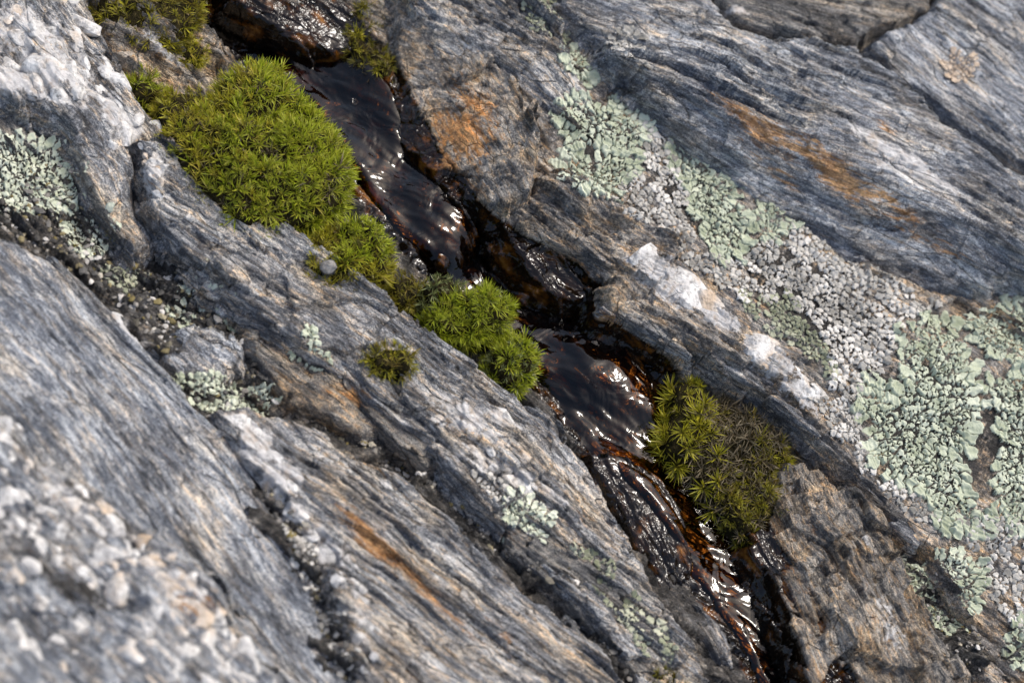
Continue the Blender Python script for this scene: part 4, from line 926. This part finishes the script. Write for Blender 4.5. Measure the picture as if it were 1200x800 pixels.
moss([(112,-20),(235,-20),(232,20),(215,45),(190,52),(165,40),(130,30),(112,10)], -.1, .6, lambda u, v, r: 'olive' if r.random() < .7 else 'yellow', 'blurry olive moss mat beside the dark hole', 130, .32, 1.0)
moss([(208,50),(225,42),(242,55),(238,70),(215,70)], -.3, .3, 'yellow', 'little yellow moss tuft on the brown broken rock', 18, .25, .7)
moss([(152,95),(170,85),(190,95),(190,115),(168,122),(152,112)], .0, .35, lambda u, v, r: 'green' if r.random() < .6 else 'olive', 'little dark green moss tuft behind the lumpy ridge', 24, .27, .85)
moss([(398,15),(420,5),(445,10),(462,40),(468,70),(462,92),(440,92),(420,75),(402,50)], -1.3, .8, lambda u, v, r: 'olive' if r.random() < .55 else ('yellow' if r.random() < .5 else 'dead'), 'drooping olive moss tuft over the rusty wet rock', 150, .2, .85)
moss([(118,232),(135,228),(148,250),(150,275),(135,272),(122,252)], -.7, .3, 'yellow', 'thin yellow moss line between mint lichen and rib', 16, .27, .6)
moss([(70,290),(95,295),(118,315),(105,325),(80,312)], -1.0, .3, 'olive', 'sparse olive moss beside the smooth slab', 16, .27, .6)
moss([(645,660),(670,655),(695,680),(690,700),(665,692)], -1.1, .35, 'olive', 'dark moss pad in the shaded groove beside the striped slab', 40, .22, .6)
moss([(742,758),(770,752),(800,775),(810,815),(770,815)], -1.2, .4, 'olive', 'dark moss pad at the bottom end of the rib', 40, .22, .6)
# pebble held in the moss
def _peb(n, nt, b):
    pos = n.vmul(n.add('ShaderNodeNewGeometry').outputs['Position'], (100, 100, 100))
    nt.links.new(n.ramp(n.noise(pos, 6, 5, 0.7), [(0.3, (0.08, 0.075, 0.065)), (0.5, (0.24, 0.225, 0.205)), (0.7, (0.42, 0.40, 0.37))]), b.inputs['Base Color'])
    b.inputs['Roughness'].default_value = .7; nt.links.new(n.bump(n.noise(pos, 9, 4, .65), 1, .001), b.inputs['Normal'])
M_GREY_PEB = simple('grey_pebble', _peb)
pb = nodule_mesh(21, .8); pb.polygons.foreach_set('use_smooth', np.ones(len(pb.polygons), bool)); pb.materials.append(M_GREY_PEB)
o = obj('pebble', pb, None, P(386, 312, .8), label='small grey pebble caught in the moss', category='pebble'); o.scale = (.30*CM, .26*CM, .24*CM)

# grit and small flakes lying in the gullies
def grit(poly, n, z, lo, hi, seed):
    r = np.random.RandomState(seed); pl = np.array([P(a, b, z) for a, b in poly])
    p = r.rand(n*4, 2)*(pl.max(0)-pl.min(0))[:2]+pl.min(0)[:2]; p = p[poly_sdf(pl, p[:, 0], p[:, 1]) > 0][:n]
    zb = bed.H(p[:, 0], p[:, 1]); zt = top(p[:, 0], p[:, 1]); ok = zt < zb+.25; p = p[ok]; zt = zt[ok]
    bm = bmesh.new(); bmesh.ops.create_icosphere(bm, subdivisions=1, radius=1.0); v0 = np.array([v.co for v in bm.verts]); f0 = np.array([[v.index for v in f.verts] for f in bm.faces]); bm.free()
    V = []; Fc = []; A = []
    for i, ((x, y), zz) in enumerate(zip(p, zt)):
        sc = lo+(hi-lo)*r.rand()**2.5; q_ = v0*(0.7+.6*r.rand(len(v0), 1))*np.array([1.3, .9, .55])*sc
        a = r.rand()*6.28; q_ = q_@np.array([[math.cos(a), math.sin(a), 0], [-math.sin(a), math.cos(a), 0], [0, 0, 1]])
        V.append(q_+np.array([x, y, zz+sc*.15])); Fc.append(f0+i*len(v0)); c = r.rand(); A.append(np.tile([c, r.rand(), 0, 1], (len(v0), 1)))
    return np.concatenate(V), np.concatenate(Fc), np.concatenate(A)
def _grit(n, nt, b):
    sep = n.add('ShaderNodeSeparateColor'); nt.links.new(n.attr('cell').outputs['Color'], sep.inputs[0])
    pos = n.vmul(n.add('ShaderNodeNewGeometry').outputs['Position'], (100, 100, 100))
    c = n.ramp(sep.outputs[0], [(0.1, (0.03, 0.027, 0.022)), (0.45, (0.10, 0.095, 0.085)), (0.75, (0.24, 0.22, 0.19)), (0.97, (0.55, 0.52, 0.47))])
    c = n.mix(n.ramp(sep.outputs[1], [(0.7, 0.0), (0.9, 0.7)]), c, (0.20, 0.15, 0.03))
    nt.links.new(n.mix(0.5, c, n.mix(1.0, c, n.ramp(n.noise(pos, 20, 3), [(0.3, 0.4), (0.7, 1.6)]), 'MULTIPLY')), b.inputs['Base Color']); b.inputs['Roughness'].default_value = .7
parts = [grit([(60,190),(110,200),(170,270),(300,370),(300,480),(250,500),(160,390),(110,345),(0,280),(0,240)], 900, -.8, .04, .15, 1),
         grit([(300,470),(440,470),(570,580),(700,700),(800,800),(740,800),(640,700),(480,560),(330,480)], 700, -1, .04, .14, 2),
         grit([(290,540),(330,580),(400,680),(450,800),(400,800),(340,650)], 350, 0, .04, .14, 3),
         grit([(1000,590),(1040,600),(1120,680),(1160,800),(1120,800),(1060,690)], 250, -.8, .04, .12, 4)]
off = np.cumsum([0]+[len(p[0]) for p in parts[:-1]])
obj('grit', raw_mesh('grit', np.concatenate([p[0] for p in parts])*CM, np.concatenate([p[1]+o for p, o in zip(parts, off)]), simple('grit', _grit), {'cell': ('FLOAT_COLOR', np.concatenate([p[2] for p in parts]))}, False), None, kind='stuff', label='dark grit and tiny flakes lying in the gullies')
